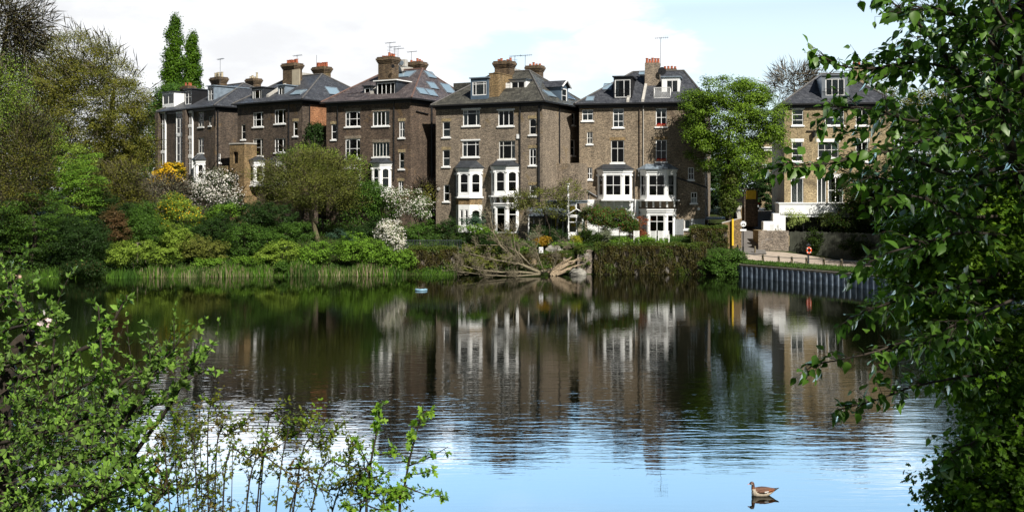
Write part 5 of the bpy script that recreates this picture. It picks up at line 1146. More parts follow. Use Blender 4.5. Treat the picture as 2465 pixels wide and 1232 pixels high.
# ------------------------------------------------------------ right bank: path, rail, sheet piling, alley
def polyz(pts, off=.07): return [(x, y, gz(x, y)+off) for x, y in pts]
fe = [(18.7,85.6),(20.4,84.6),(22.0,83.2),(23.8,81.6),(25.6,79.6),(27.4,77.7),(29.3,75.6),(31.2,73.2),(34,69.5),(38,64)]
be = [(18.9,88.0),(21.2,87.7),(23.3,87.3),(25.2,86.2),(27.2,84.8),(29.4,83.0),(31.4,81.3),(33.4,79.5),(38,75),(43,68)]
m = MB()
def pz(x, y): return gz(x, y)+.09
for i in range(len(fe)-1):
    for j in range(3):
        q = lambda k, f: (fe[k][0]*(1-f)+be[k][0]*f, fe[k][1]*(1-f)+be[k][1]*f)
        a, b, c, d = q(i,j/3), q(i+1,j/3), q(i+1,(j+1)/3), q(i,(j+1)/3); m.face([(p[0],p[1],pz(*p)) for p in (a,b,c,d)])
tag(m.build('path', M['path']), kind='structure')
m = MB()
for (x0,y0,z0),(x1,y1,z1) in zip(ALLEY[:-1], ALLEY[1:]): m.face([(x0-1.25,y0,z0+.1),(x0+1.25,y0,z0+.1),(x1+1.25,y1,z1+.1),(x1-1.25,y1,z1+.1)])
tag(m.build('alley', M['asphalt']), kind='structure')
def alongpts(pts, step):
    out = []; 
    for a, b in zip(pts[:-1], pts[1:]):
        a, b = np.array(a, float), np.array(b, float); n = max(1, int(round(np.linalg.norm(b-a)/step)))
        for i in range(n): out.append(a+(b-a)*i/n)
    out.append(np.array(pts[-1], float)); return out
PL = [(18.5,84.6),(18.6,82.5),(21.5,78.2),(24.8,73.6),(27.5,69),(32,60),(35,45)]
ap = alongpts(PL, .13); root = empty('sheet_piling', (18.6,82.5,0), label='corrugated blue grey sheet piling holding up the path bank at the right', cat='retaining wall')
m = MB(lambda x, y, z: (x-18.6, y-82.5, z)); prof = []
for i, p in enumerate(ap):
    d = ap[min(i+1, len(ap)-1)]-ap[max(i-1, 0)]; d = d/np.linalg.norm(d); n = np.array([d[1], -d[0]]); o = (.07 if i % 4 in (1, 2) else -.03)
    n = n if n[0] < 0 or n[1] < 0 else n
    prof.append(p+np.array([-abs(n[0]), -abs(n[1])])*o + np.array([-.12,-.1]))
for a, b in zip(prof[:-1], prof[1:]): m.face([(a[0],a[1],-.5),(b[0],b[1],-.5),(b[0],b[1],.88),(a[0],a[1],.88)])
m.build('corrugated_sheet', M['steel'], root)
m = MB(lambda x, y, z: (x-18.6, y-82.5, z))
for a, b in zip(PL[:-1], PL[1:]):
    m.prism([(a[0]-.16,a[1]-.14),(b[0]-.16,b[1]-.14),(b[0]+.35,b[1]+.3),(a[0]+.35,a[1]+.3)], .86, 1.0)
m.build('capping_beam', M['concrete'], root)
vo = [(18.75,84.8),(18.8,82.7),(21.7,78.45),(25.0,73.85),(27.7,69.3),(32.2,60)]; fo = [(18.9,85.6),(20.4,84.7),(23.8,81.7),(27.4,77.9),(31.2,73.5),(38,64)]
m = MB()
for i in range(5):
    for j in range(4):
        f0, f1 = j/4, (j+1)/4; q = lambda k, f: (vo[k][0]*(1-f)+fo[k][0]*f, vo[k][1]*(1-f)+fo[k][1]*f)
        for g0, g1 in ((0,.5),(.5,1)):
            mixp = lambda f, g: (q(i,f)[0]*(1-g)+q(i+1,f)[0]*g, q(i,f)[1]*(1-g)+q(i+1,f)[1]*g, 1.03+.03*math.sin((i+g)*5+f*7))
            m.face([mixp(f0,g0), mixp(f0,g1), mixp(f1,g1), mixp(f1,g0)])
tag(m.build('verge', M['ground']), kind='structure')
rs = rs_(205); n = 15000; k = rs.randint(0, 4, n); g = rs.rand(n); f = rs.rand(n)*.9+.02; VO, FO = np.array(vo), np.array(fo)
A_ = VO[k]*(1-g[:,None])+VO[k+1]*g[:,None]; B_ = FO[k]*(1-g[:,None])+FO[k+1]*g[:,None]; XY = A_*(1-f[:,None])+B_*f[:,None]
c = Cloud(); nr = norm(rs.randn(n,3)*.7+np.array([0,-.3,.8])); c.add(T_far(), np.column_stack([XY, 1.04+rs.rand(n)*.14]), np.cross(nr, unit(rs, n)), nr, .10*rs.uniform(.6,1.3,n)); tag(c.build('verge_grass', LM['mid']), kind='stuff')
# rail on wooden posts
rp = [(19.35,84.9),(20.75,84.2),(21.75,83.0),(22.6,82.2),(23.55,81.4),(24.6,80.3),(25.6,79.1),(26.6,77.9),(27.6,76.8),(28.7,75.7),(29.7,74.6),(30.9,73.2),(32.4,71.2)]
root = empty('post_and_rail_fence', (rp[0][0], rp[0][1], 0), label='low fence of wooden posts and one metal rail along the waterside path', cat='fence')
ox, oy = rp[0]
for x, y in rp:
    m = MB(lambda a, b, c: (a-ox, b-oy, c)); z = gz(x, y); m.box(x-.075, x+.075, y-.075, y+.075, z-.2, z+.68); m.prism([(x-.075,y-.075),(x+.075,y-.075),(x+.075,y+.075),(x-.075,y+.075)], z+.681, z+.70); m.build('post', M['wood'], root, bevel=.012)
m = MB(lambda a, b, c: (a-ox, b-oy, c)); m.tube([(x-.03, y-.11, gz(x, y)+.60) for x, y in rp], .028, 6); m.build('rail', M['iron'], root)
m = MB(); x, y = 20.75, 86.9; z = gz(x, y); m.lathe((x,y,z-.1), [(.075,0),(.075,.75),(.05,.80),(0.01,.81)], 10); tag(m.build('wooden_bollard', M['wood'], smooth=False), 'pale wooden bollard standing in the mouth of the alley', 'bollard')
m = MB(); x, y = 19.25, 86.8; z = gz(x, y); m.lathe((x,y,z-.1), [(.09,0),(.09,.25),(.06,.28),(.06,.75),(.085,.78),(.085,.86),(.05,.95),(.01,.97)], 10); tag(m.build('iron_bollard', M['black']), 'black iron bollard beside the round sign pole', 'bollard')
sx, sy = 19.62, 86.4; sz = gz(sx, sy); root = empty('road_sign', (sx, sy, sz), label='black pole with a round white sign and small white plate below at the alley', cat='sign')
m = MB(); m.lathe((0,0,-.2), [(.075,0),(.075,1.0),(.045,1.05),(.045,2.9)], 10); m.build('pole', M['black'], root)
m = MB(); m.tube([(0,-.055,2.72),(0,-.075,2.72)], .26, 24); f = m.build('sign_disc', M['white'], root)
m = MB()
for k in range(24):
    a0, a1 = 2*math.pi*k/24, 2*math.pi*(k+1)/24; m.face([(.25*math.cos(a0),-.079,2.72+.25*math.sin(a0)),(.25*math.cos(a1),-.079,2.72+.25*math.sin(a1)),(.225*math.cos(a1),-.079,2.72+.225*math.sin(a1)),(.225*math.cos(a0),-.079,2.72+.225*math.sin(a0))])
for cx_ in (-.09, .09): m.tube([(cx_,-.079,2.66),(cx_,-.081,2.66)], .065, 12)
m.tube([(-.09,-.08,2.66),(-.02,-.08,2.76),(.07,-.08,2.76),(.09,-.08,2.66)], .012, 4); m.tube([(-.02,-.08,2.76),(.01,-.08,2.67),(.07,-.08,2.76)], .010, 4)
m.build('sign_symbol', M['leaddark'], f)
m = MB(); m.box(-.26, .26, -.075, -.05, 2.12, 2.28); m.build('plate', M['white'], root)
# brick walls, fence
m = MB(lambda a, b, c: (a-21.3, b-88, c)); m.prism([(21.3,88.0),(23.9,87.9),(23.9,88.3),(21.7,88.4)], .8, 3.50); w = m.build('garden_wall', M['brick_grey']); w.location = (21.3,88,0); tag(w, 'whitewashed weathered brick wall between the alley and the wooden fence', 'wall')
m = MB(); m.box(21.9,24.2,88.6,92.5,1,3.42); tag(m.build('brick_platform', M['brick_yellow']), 'brick platform carrying the white cabinets beside the white extension', 'platform')
def cabinet(x0, x1, y0, y1, z0, z1, lab):
    r = empty('utility_cabinet', ((x0+x1)/2, y0, z0), label=lab, cat='cabinet', group='white cabinets beside the alley'); w = (x1-x0)/2
    m = MB(); m.box(-w, w, 0, y1-y0, 0, z1-z0); m.build('body', M['white'], r, bevel=.02)
    m = MB(); m.box(-w+.05, -.02, -.02, -.003, .05, z1-z0-.06); m.build('door', M['white'], r)
    m = MB()
    for k in range(5): m.box(.05, w-.08, -.014, -.003, .12+.1*k, .15+.1*k)
    m.build('louvre', M['teal'], r)
cabinet(21.95,22.95,88.9,89.6,3.43,4.27,'larger white louvred cabinet standing nearest the alley'); cabinet(23.05,23.65,89.9,90.4,3.43,4.95,'taller white cabinet close to the white extension wall')
def wall_run(name, lab, pts, tops, th, mat, bot=0., cap=None, side=1):
    r = empty(name, (pts[0][0], pts[0][1], 0), label=lab, cat='wall'); m = MB(lambda a, b, c: (a-pts[0][0], b-pts[0][1], c)); mc = MB(m.T)
    for i in range(len(pts)-1):
        a, b = Vector(pts[i]), Vector(pts[i+1]); d = (b-a).normalized(); n = Vector((-d.y, d.x))*th*side; za, zb = tops[i], tops[i+1]
        q = [(a.x,a.y),(b.x,b.y),(b.x+n.x,b.y+n.y),(a.x+n.x,a.y+n.y)]; zz = [za,zb,zb,za]
        lo = [m.pt((*p, bot)) for p in q]; hi = [m.pt((*p, z)) for p, z in zip(q, zz)]
        m.f.append(lo[::-1]); m.f.append(hi)
        for k in range(4): m.f.append([lo[k], lo[(k+1)%4], hi[(k+1)%4], hi[k]])
        if cap:
            lo = [mc.pt((*p, z+.004)) for p, z in zip(q, zz)]; hi = [mc.pt((*p, z+.09)) for p, z in zip(q, zz)]; mc.f.append(lo[::-1]); mc.f.append(hi)
            for k in range(4): mc.f.append([lo[k], lo[(k+1)%4], hi[(k+1)%4], hi[k]])
    m.build('wall', M[mat], r)
    if cap: mc.build('coping', M[cap], r)
    return r
w = wall_run('alley_wall', 'brick wall down the left side of the alley with a yellow painted strip', [(18.3,88.7),(19.95,88.5),(21.3,95),(23.9,104.5),(26.1,112)], [4.1,4.55,5.0,6.1,6.9], .35, 'brick_ochre', cap='coping')
m = MB(); m.box(.80,.95,-.36,-.20,2.2,4.5); m.build('yellow_strip', M['yellow'], w)
wall_run('alley_wall', 'low brick wall climbing the right side of the alley behind the whitewashed wall', [(21.75,88.45),(24.0,95),(26.6,104),(28.8,112)], [3.45,3.9,4.9,5.8], .35, 'brick_yellow', cap='coping', side=-1)
m = MB(); z=6.9; m.box(26.0,26.8,112.6,113.4,4,6.35); m.box(25.92,26.88,112.52,113.48,6.353,6.47); tag(m.build('gate_pier', M['brick_ochre']), 'tall brick gate pier at the top left of the alley', 'pier')
fp = [(23.95,87.9),(26.3,86.3),(28.6,84.6),(31.2,82.4),(34,79.6),(38,75)]
root = empty('board_fence', (fp[0][0], fp[0][1], 0), label='tall grey green fence of upright boards behind the path', cat='fence')
rr = random.Random(4); mm = MB(lambda a, b, c: (a-fp[0][0], b-fp[0][1], c)); rl = MB(mm.T)
pts = alongpts(fp, .15)
for a, b in zip(pts[:-1], pts[1:]):
    d = (b-a)/np.linalg.norm(b-a); n = np.array([-d[1], d[0]]); t = 3.45+rr.uniform(-.05,.05); o = rr.uniform(0,.02); a2, b2 = a+d*.006, b-d*.006
    mm.prism([tuple(a2+n*o), tuple(b2+n*o), tuple(b2+n*(o+.03)), tuple(a2+n*(o+.03))], .7, t)
mm.build('boards', M['fence'], root)
for a, b in zip(fp[:-1], fp[1:]):
    for z in (1.4, 3.0):
        rl.tube([(a[0]+.06,a[1]+.1,z),(b[0]+.06,b[1]+.1,z)], .05, 4)
rl.build('rails', M['wood'], root)
# lifebuoy on its post
lx, ly = 24.05, 82.6; lz = gz(lx, ly); root = empty('lifebuoy_stand', (lx, ly, lz), label='dark post carrying an orange lifebuoy beside the path', cat='lifebuoy stand')
m = MB(); m.box(-.06,.06,-.06,.06,-.2,1.75); m.box(-.16,.16,-.10,-.06,1.55,1.66); m.build('post', M['leaddark'], root)
m = MB(); m.tube([(0,-.1,1.7),(-.08,-.12,1.58),(.08,-.12,1.58),(0,-.1,1.7)], .012, 4); m.build('bracket', M['iron'], root)
lb = empty('lifebuoy', (lx, ly-.16, lz+1.18), label='orange ring lifebuoy with white bands hanging on the dark post', cat='lifebuoy')
def ring(m, r, rt, a0, a1, n, cx=0, cz=0, sq=1.3):
    m.tube([(cx+r*math.cos(a0+(a1-a0)*k/n), 0, cz+r*sq*math.sin(a0+(a1-a0)*k/n)) for k in range(n+1)], rt, 8)
m = MB(); ring(m, .17, .062, 0, 2*math.pi, 28); m.build('ring', M['orange'], lb, smooth=True)
for k in range(4):
    m = MB(); a = math.pi/4+k*math.pi/2; ring(m, .17, .067, a-.14, a+.14, 4); m.build('white_band', M['white'], lb, smooth=True)
# silver car at the top of the alley, tail towards us
def car():
    r = empty('parked_car', (27.0, 113.6, 4.75), .25, label='silver parked car, its tail with a red lamp showing at the top of the alley', cat='car')
    m = MB(); sec = [(0,.45,.75,.86),(.15,.30,.98,.92),(.9,.25,1.05,.93),(3.4,.25,.95,.93),(4.1,.30,.75,.86),(4.25,.45,.62,.75)]
    m.loft([[(-w,y,z0),(-w*1.0,y,(z0+z1)/2),(-w*.93,y,z1),(w*.93,y,z1),(w,y,(z0+z1)/2),(w,y,z0)] for y, z0, z1, w in sec]); m.build('body', M['carpaint'], r, smooth=False, bevel=.05)
    m = MB(); m.loft([[(-w,y,.93),(-w*.82,y,z1),(w*.82,y,z1),(w,y,.93)] for y, z1, w in ((.35,.96,.80),(.85,1.38,.80),(1.9,1.46,.80),(2.6,1.38,.80),(3.3,.96,.80))]); m.build('cabin', M['glass'], r)
    m = MB(); m.loft([[(-.64,y,z),(-.64,y,z+.03),(.64,y,z+.03),(.64,y,z)] for y, z in ((.82,1.385),(1.9,1.465),(2.6,1.385))]); m.build('roof', M['carpaint'], r)
    for sx_ in (-.84,.84):
        for yy in (.85,3.4):
            m = MB(); m.tube([(sx_-.1,yy,.32),(sx_+.1,yy,.32)], .32, 18); w = m.build('wheel', M['rubber'], r); m = MB(); m.tube([(sx_-.105,yy,.32),(sx_+.105,yy,.32)], .19, 12); m.build('rim', M['lead'], w)
    for sx_ in (-.68,.68): m = MB(); m.box(sx_-.17, sx_+.17, -.02, .2, .68, .88); m.build('tail_lamp', M['redlamp'], r, bevel=.02)
    m = MB(); m.box(-.85,.85,-.06,.1,.38,.56); m.build('bumper', M['carpaint'], r, bevel=.04); m = MB(); m.box(-.26,.26,-.075,-.062,.60,.70); m.build('number_plate', M['yellow'], r)
car()
# far street house with bay cornices glimpsed beyond the alley
def far_house():
    x0, x1, Y = 33.2, 41, 133
    H = House('street_house', 'pale brick street house with white cornices glimpsed beyond the alley', 'house', (x0-1.0, Y+.4), (x1, Y-1.2), 13.8, 4.6, 10, 'brick_yellow', 'slate', 2.6, 5, 4, 4)
    wins(H, [(1838,1850,398,430,(.5,),(.5,),'F','BAND' if 0 else 'white',False),(1862,1877,372,402,(.5,),(.5,),'F','white',False),(1862,1877,430,458,(.5,),(.5,),None,'white',False)])
    finish_house(H)
    for py in (357, 418):
        a, z = H.fr(1835, py, -.4); b, _ = H.fr(1890, py, -.4); m = MB(); m.box(a, b, -.4, -.004, z-.35, z); m.box(a-.15, b+.15, -.55, -.006, z+.003, z+.18); m.build('cornice', M['white'], H.root)
far_house()
m = MB(); m.box(22.55,23.5,98,98.08,6.15,7.0); m.T=None; sh = m.build('hoarding_board', M['yellow']); tag(sh, 'yellow board showing under the maple above the alley wall', 'board')
m = MB(); m.box(22.4,23.7,98.1,102,3.5,6.9); m.box(22.3,23.8,98.0-.1,102.1,7.05,7.18); tag(m.build('shed', M['brick_dark']), 'small dark roofed shed behind the yellow board', 'shed')
# glazed extension and white conservatory between the middle and right villas
def conservatory():
    Y = 88.7; X = lambda px: (px-CX)*Y/F; Z = lambda py: CH-(py-HZ)*Y/F
    r = empty('glass_extension', (X(1271), Y, 2.6), label='lead roofed glass garden room with dark doors beside the middle villa', cat='extension')
    T = lambda a, b, c: (a-X(1271), b-Y, c-2.6); x0, x1 = X(1271), X(1369); zb, zt = 2.6, Z(516)
    m = MB(T); m.face([(x0-.1,Y-.15,zt),(x1,Y-.15,zt),(x1,Y+2.6,Z(498)),(x0-.1,Y+2.6,Z(498))]); m.face([(x0-.1,Y-.15,zt-.12),(x1,Y-.15,zt-.12),(x1,Y-.15,zt),(x0-.1,Y-.15,zt)]); m.build('roof', M['lead'], r)
    m = MB(T); m.box(x0,x0+.12,Y,Y+.1,zb,zt-.12); m.build('white_post', M['white'], r); m = MB(T)
    n = 7
    for k in range(1, n+1): xx = x0+(x1-x0)*k/n; m.box(xx-.04,xx+.04,Y,Y+.08,zb,zt-.125)
    m.box(x0+.13,x1,Y+.01,Y+.07,zt-.28,zt-.122); m.build('door_frames', M['leaddark'], r)
    m = MB(T); m.face([(x0+.1,Y+.05,zb),(x1,Y+.05,zb),(x1,Y+.05,zt-.13),(x0+.1,Y+.05,zt-.13)]); m.build('pane', M['glass'], r)
    m = MB(T); m.face([(x0+.1,Y+2.3,zb),(x1,Y+2.3,zb),(x1,Y+2.3,zt),(x0+.1,Y+2.3,zt)]); m.build('interior', M['room'], r)
    xa, xb = X(1367), X(1407); Yc = Y-.5; r = empty('conservatory', (xa, Yc, 2.6), label='small white gabled conservatory at the left foot of the right villa', cat='conservatory'); T = lambda a, b, c: (a-xa, b-Yc, c-2.6)
    zs = Z(520); zp = Z(503); xm = (xa+xb)/2; m = MB(T)
    m.box(xa,xb,Yc,Yc+.12,2.4,Z(558)); m.box(xb-.1,xb,Yc+.121,Yc+2.5,2.4,Z(558)); m.build('base_wall', M['whitewall'], r)
    m = MB(T)
    for xx in (xa, xm-.04, xb-.09): m.box(xx,xx+.09,Yc+.01,Yc+.10,Z(558),zs)
    for yy in (Yc+1.2,Yc+2.4): m.box(xb-.09,xb,yy,yy+.09,Z(558),zs); m.box(xa,xa+.09,yy,yy+.09,2.4,zs)
    for z in (zs-.05, zs-.5): m.box(xa+.09,xb-.09,Yc+.02,Yc+.09,z-.05,z+.02)
    m.box(xa-.05,xb+.05,Yc-.03,Yc+.12,zs,zs+.12); m.tube([(xa-.1,Yc,zs+.1),(xm,Yc,zp),(xb+.1,Yc,zs+.1)], .06, 4); m.build('frame', M['white'], r)
    m = MB(T); m.face([(xa-.1,Yc,zs+.08),(xm,Yc,zp-.02),(xm,Yc+2.6,zp-.02),(xa-.1,Yc+2.6,zs+.08)]); m.face([(xm,Yc,zp-.02),(xb+.1,Yc,zs+.08),(xb+.1,Yc+2.6,zs+.08),(xm,Yc+2.6,zp-.02)]); m.build('roof', M['lead'], r)
    m = MB(T); m.face([(xa+.05,Yc+.06,Z(558)),(xb-.05,Yc+.06,Z(558)),(xb-.05,Yc+.06,zs),(xa+.05,Yc+.06,zs)]); m.build('pane', M['glass'], r)
    m = MB(T); m.face([(xa+.15,Yc+2.2,2.4),(xb-.15,Yc+2.2,2.4),(xb-.15,Yc+2.2,zs),(xa+.15,Yc+2.2,zs)]); m.build('interior', M['cream'], r)
conservatory()
# ---- garden furniture and oddments
def garden_chair(label, px, py_b, Y, rz, s=1., mat='white', group=None):
    p = at(px, py_b, Y); r = empty('garden_chair', (p.x, Y, gz(p.x, Y)+.02 if group is None else p.z), rz, label=label, cat='chair', group=group)
    for sx_, sy_, h in ((-.24,0,.45),(.24,0,.45),(-.24,.45,.95),(.24,.45,.95)):
        m = MB(); m.box(sx_-.025*s, sx_+.025*s, sy_-.025, sy_+.025, 0, h*s); m.build('leg', M[mat], r)
    m = MB()
    for k in range(5): m.box(-.26,.26,-.02+.1*k,.055+.1*k,.43*s,.455*s)
    m.build('seat', M[mat], r); m = MB()
    for k in range(6): m.box(-.215,.215,.435,.465,(.50+.075*k)*s,(.545+.075*k)*s)
    m.build('backrest', M[mat], r)
    for sx_ in (-.27,.27): m = MB(); m.box(sx_-.03,sx_+.03,-.05,.42,.66*s,.69*s); m.box(sx_-.02,sx_+.02,-.04,0,.44,.658*s); m.build('armrest', M[mat], r)
    return r
gc = 'white slatted garden chairs behind the ivy wall'
for k, (px, rz, lab) in enumerate(((1526,3.5,'white slatted garden chair standing alone left of the french doors'),(1572,3.0,'leftmost white slatted chair of three before the french doors'),(1588,3.3,'middle white slatted chair of three before the french doors'),(1604,2.9,'rightmost white slatted chair of three before the french doors'))):
    garden_chair(lab, px, 588, 87.3, rz, 1.25, group=gc)
garden_chair('red garden chair among dark shrubs left of the domed tree', 617, 515, 92, 2.6, 1.1, 'red')
def lumpy(name, label, cat, c, r, mat, seed, sub=3, kind=None):
    bm_v = []; rs = rs_(seed); n = 14; mth = MB(); rings = []
    for i in range(1, n):
        th = math.pi*i/n; ring_ = []
        for j in range(20):
            ph = 2*math.pi*j/20; k = 1+.16*math.sin(3*ph+seed)*math.sin(2*th)+.10*math.sin(5*th+ph*2)+rs.uniform(-.05,.05)
            ring_.append((r[0]*k*math.sin(th)*math.cos(ph), r[1]*k*math.sin(th)*math.sin(ph), r[2]*k*math.cos(th)))
        rings.append(ring_)
    mth.loft(rings); o = mth.build(name, M[mat], smooth=False); o.location = c; return tag(o, label, cat)
p = at(1335, 603, 85.9); lumpy('boulder', 'large grey boulder in the garden behind the fallen tree', 'rock', (p.x, 85.9, 1.9), (.75,.5,.45), 'rock', 5)
p = at(32, 655, 80.2); lumpy('boulder', 'tan stone on the water edge at the far left', 'rock', (p.x, 80.2, .12), (.6,.4,.28), 'stone', 6)
p = at(1390, 656, 84.4); lumpy('boulder', 'small grey stones at the foot of the stone pier', 'rock', (p.x, 84.3, .1), (.7,.35,.4), 'rock', 7)
p = at(1302, 604, 85.6); root = empty('carved_plaque', (p.x, 85.2, 1.72), label='small white plaque with cut out holes on the garden wall behind the fallen tree', cat='plaque')
m = MB(); m.box(-.18,.18,0,.06,0,.52); m.build('board', M['white'], root, bevel=.02); m = MB()
for cx_, cz_, a, b in ((-.09,.36,.05,.05),(.09,.36,.05,.05),(0,.17,.11,.05)): m.lathe((0,0,0), [(.001,0),(.001,0)], 3) if 0 else m.face([(cx_+a*math.cos(t*.524), -.004, cz_+b*math.sin(t*.524)) for t in range(12)])
m.build('hole', M['room'], root)  # dark discs on the board face, painting the shade inside its holes
# iron railing above the left ivy wall
root = empty('garden_railing', (-8.9, 85.4, 2.1), label='black iron railing on top of the dark ivy hung wall', cat='railing')
m = MB()
for k in range(34): m.tube([(.14*k,0,0),(.14*k,0,.75)], .014, 4)
m.tube([(0,0,.7),(4.7,0,.7)], .02, 4); m.tube([(0,0,.1),(4.7,0,.1)], .02, 4); m.build('bars', M['iron'], root)
# blue float on the pond
fx, fy = -6.35, 71.2; root = empty('floating_ring', (fx, fy, 0), label='pale blue floating ring with a small heap of twigs on the pond', cat='float')
m = MB(); m.tube([(.36*math.cos(a*.3142), .30*math.sin(a*.3142), .05) for a in range(21)], .085, 8); m.build('ring', M['blue'], root, smooth=True)
rs = rs_(9); c = Cloud(); n = 160; c.add(T_twig(), np.stack([rs.randn(n)*.13, rs.randn(n)*.1, .06+rs.rand(n)*.12], 1), unit(rs, n)*np.array([1,1,.3]), unit(rs, n), .35); tn = T_twig()
c.build('nest', M['bark_pale'], root)
m = MB(); m.tube([(-.30,0,.06),(.30,0,.06)], .07, 6); m.build('platform', M['teal'], root)
# a rustic wooden frame in the bank shrubs
p = at(335, 592, 85); root = empty('garden_pergola', (p.x, 84.6, gz(p.x, 84.6)), label='small rustic wooden frame of two posts and a beam in the left bank', cat='pergola')
for x in (0, .66): m = MB(); m.tube([(x,0,-.2),(x+.02,0,1.75)], .05, 6); m.build('post', M['bark_pale'], root)
m = MB(); m.tube([(-.12,0,1.70),(.85,0,1.78)], .045, 6); m.build('beam', M['bark_pale'], root)

# ------------------------------------------------------------ fallen tree
def fallen():
    rs = rs_(77); B = at(1330, 655, 83.6); B.z = 0; root = empty('fallen_tree', tuple(B), label='fallen bare tree with pale splintered trunk lying in the water by the garden wall', cat='tree')
    m = MB(lambda x, y, z: (x-B.x, y-B.y, z))
    def rec(p, d, L, r, lev):
        n = 5; pts = [p]; rr_ = [r]
        for i in range(n):
            d = norm((d+rs.randn(3)*.32+np.array([-.02,0,.10 if lev else .0]))[None])[0]; p = p+d*L/n; p[2] = max(p[2], -.06); pts.append(p); rr_.append(max(.010, r*(1-.8*(i+1)/n)))
        m.tube([tuple(q) for q in pts], rr_, 6 if r > .05 else 4, cap=False)
        if lev < 3:
            for i in range(1, n+1):
                for _ in range(2 if lev < 2 else 1):
                    dd = norm((d*.7+rs.randn(3)*.75+np.array([-.12,0,.18]))[None])[0]; rec(pts[i].copy(), dd, L*rs.uniform(.38,.62), max(.011, rr_[i]*.62), lev+1)
    mains = [([(1345,645,83.9),(1300,655,83.4),(1262,640,83.2),(1232,615,83.2),(1205,592,83.4),(1188,560,83.8),(1180,525,84.2)],.20),
             ([(1300,658,83.4),(1255,655,82.9),(1205,655,82.3),(1155,650,82.0),(1115,640,81.8)],.15),
             ([(1290,652,83.5),(1250,610,83.8),(1215,590,84.4),(1150,590,84.8)],.12),
             ([(1295,655,83.3),(1250,635,82.4),(1190,625,81.9),(1130,610,81.6)],.12),
             ([(1262,640,83.2),(1240,600,83.0),(1235,560,83.0),(1255,530,83.0)],.08),
             ([(1310,655,83.2),(1298,625,82.8),(1290,600,82.6),(1296,580,82.6)],.07),
             ([(1325,655,83.2),(1338,632,82.8),(1340,612,82.6),(1352,600,82.5)],.07),
             ([(1300,660,83.0),(1240,665,82.0),(1170,662,81.2),(1120,655,80.8)],.09)]
    for pl, r in mains:
        pts = [np.array(at(*q)) for q in pl]; k = len(pts)
        for q in pts: q[2] = max(q[2], -.08)
        m.tube([tuple(q) for q in pts], [r*.78*(1-.7*i/(k-1)) for i in range(k)], 8, cap=False)
        for i in range(1, k):
            for _ in range(2):
                d = pts[i]-pts[i-1]; d /= np.linalg.norm(d); rec(pts[i]*1., norm((d*.8+rs.randn(3)*.6+np.array([-.1,0,.15]))[None])[0], rs.uniform(.7,1.5), max(.018, r*.36), 1)
    m.build('branches', M['bark_pale'], root, smooth=True)
    s_ = MB(lambda x, y, z: (x-B.x, y-B.y, z))
    for (a, b, r) in (((1392,622,84.1),(1322,662,83.5),.20),((1378,618,84.0),(1318,655,83.6),.13),((1400,636,83.8),(1330,664,83.4),.14),((1386,640,83.5),(1340,662,83.3),.10)):
        a, b = np.array(at(*a)), np.array(at(*b)); n = 6; s_.tube([tuple(a+(b-a)*i/n+rs.randn(3)*.03) for i in range(n+1)], [r*(.25+.75*min(1, i/2.5)) for i in range(n+1)], 7)
    for k in range(16):
        a = np.array(at(1385, 628, 83.9)); d = np.array([.8,.1,.35])+rs.randn(3)*.25; s_.tube([tuple(a-d*.5), tuple(a+d*rs.uniform(.2,.6))], [.05,.006], 4)
    s_.build('splintered_trunk', M['splinter'], root)
fallen()

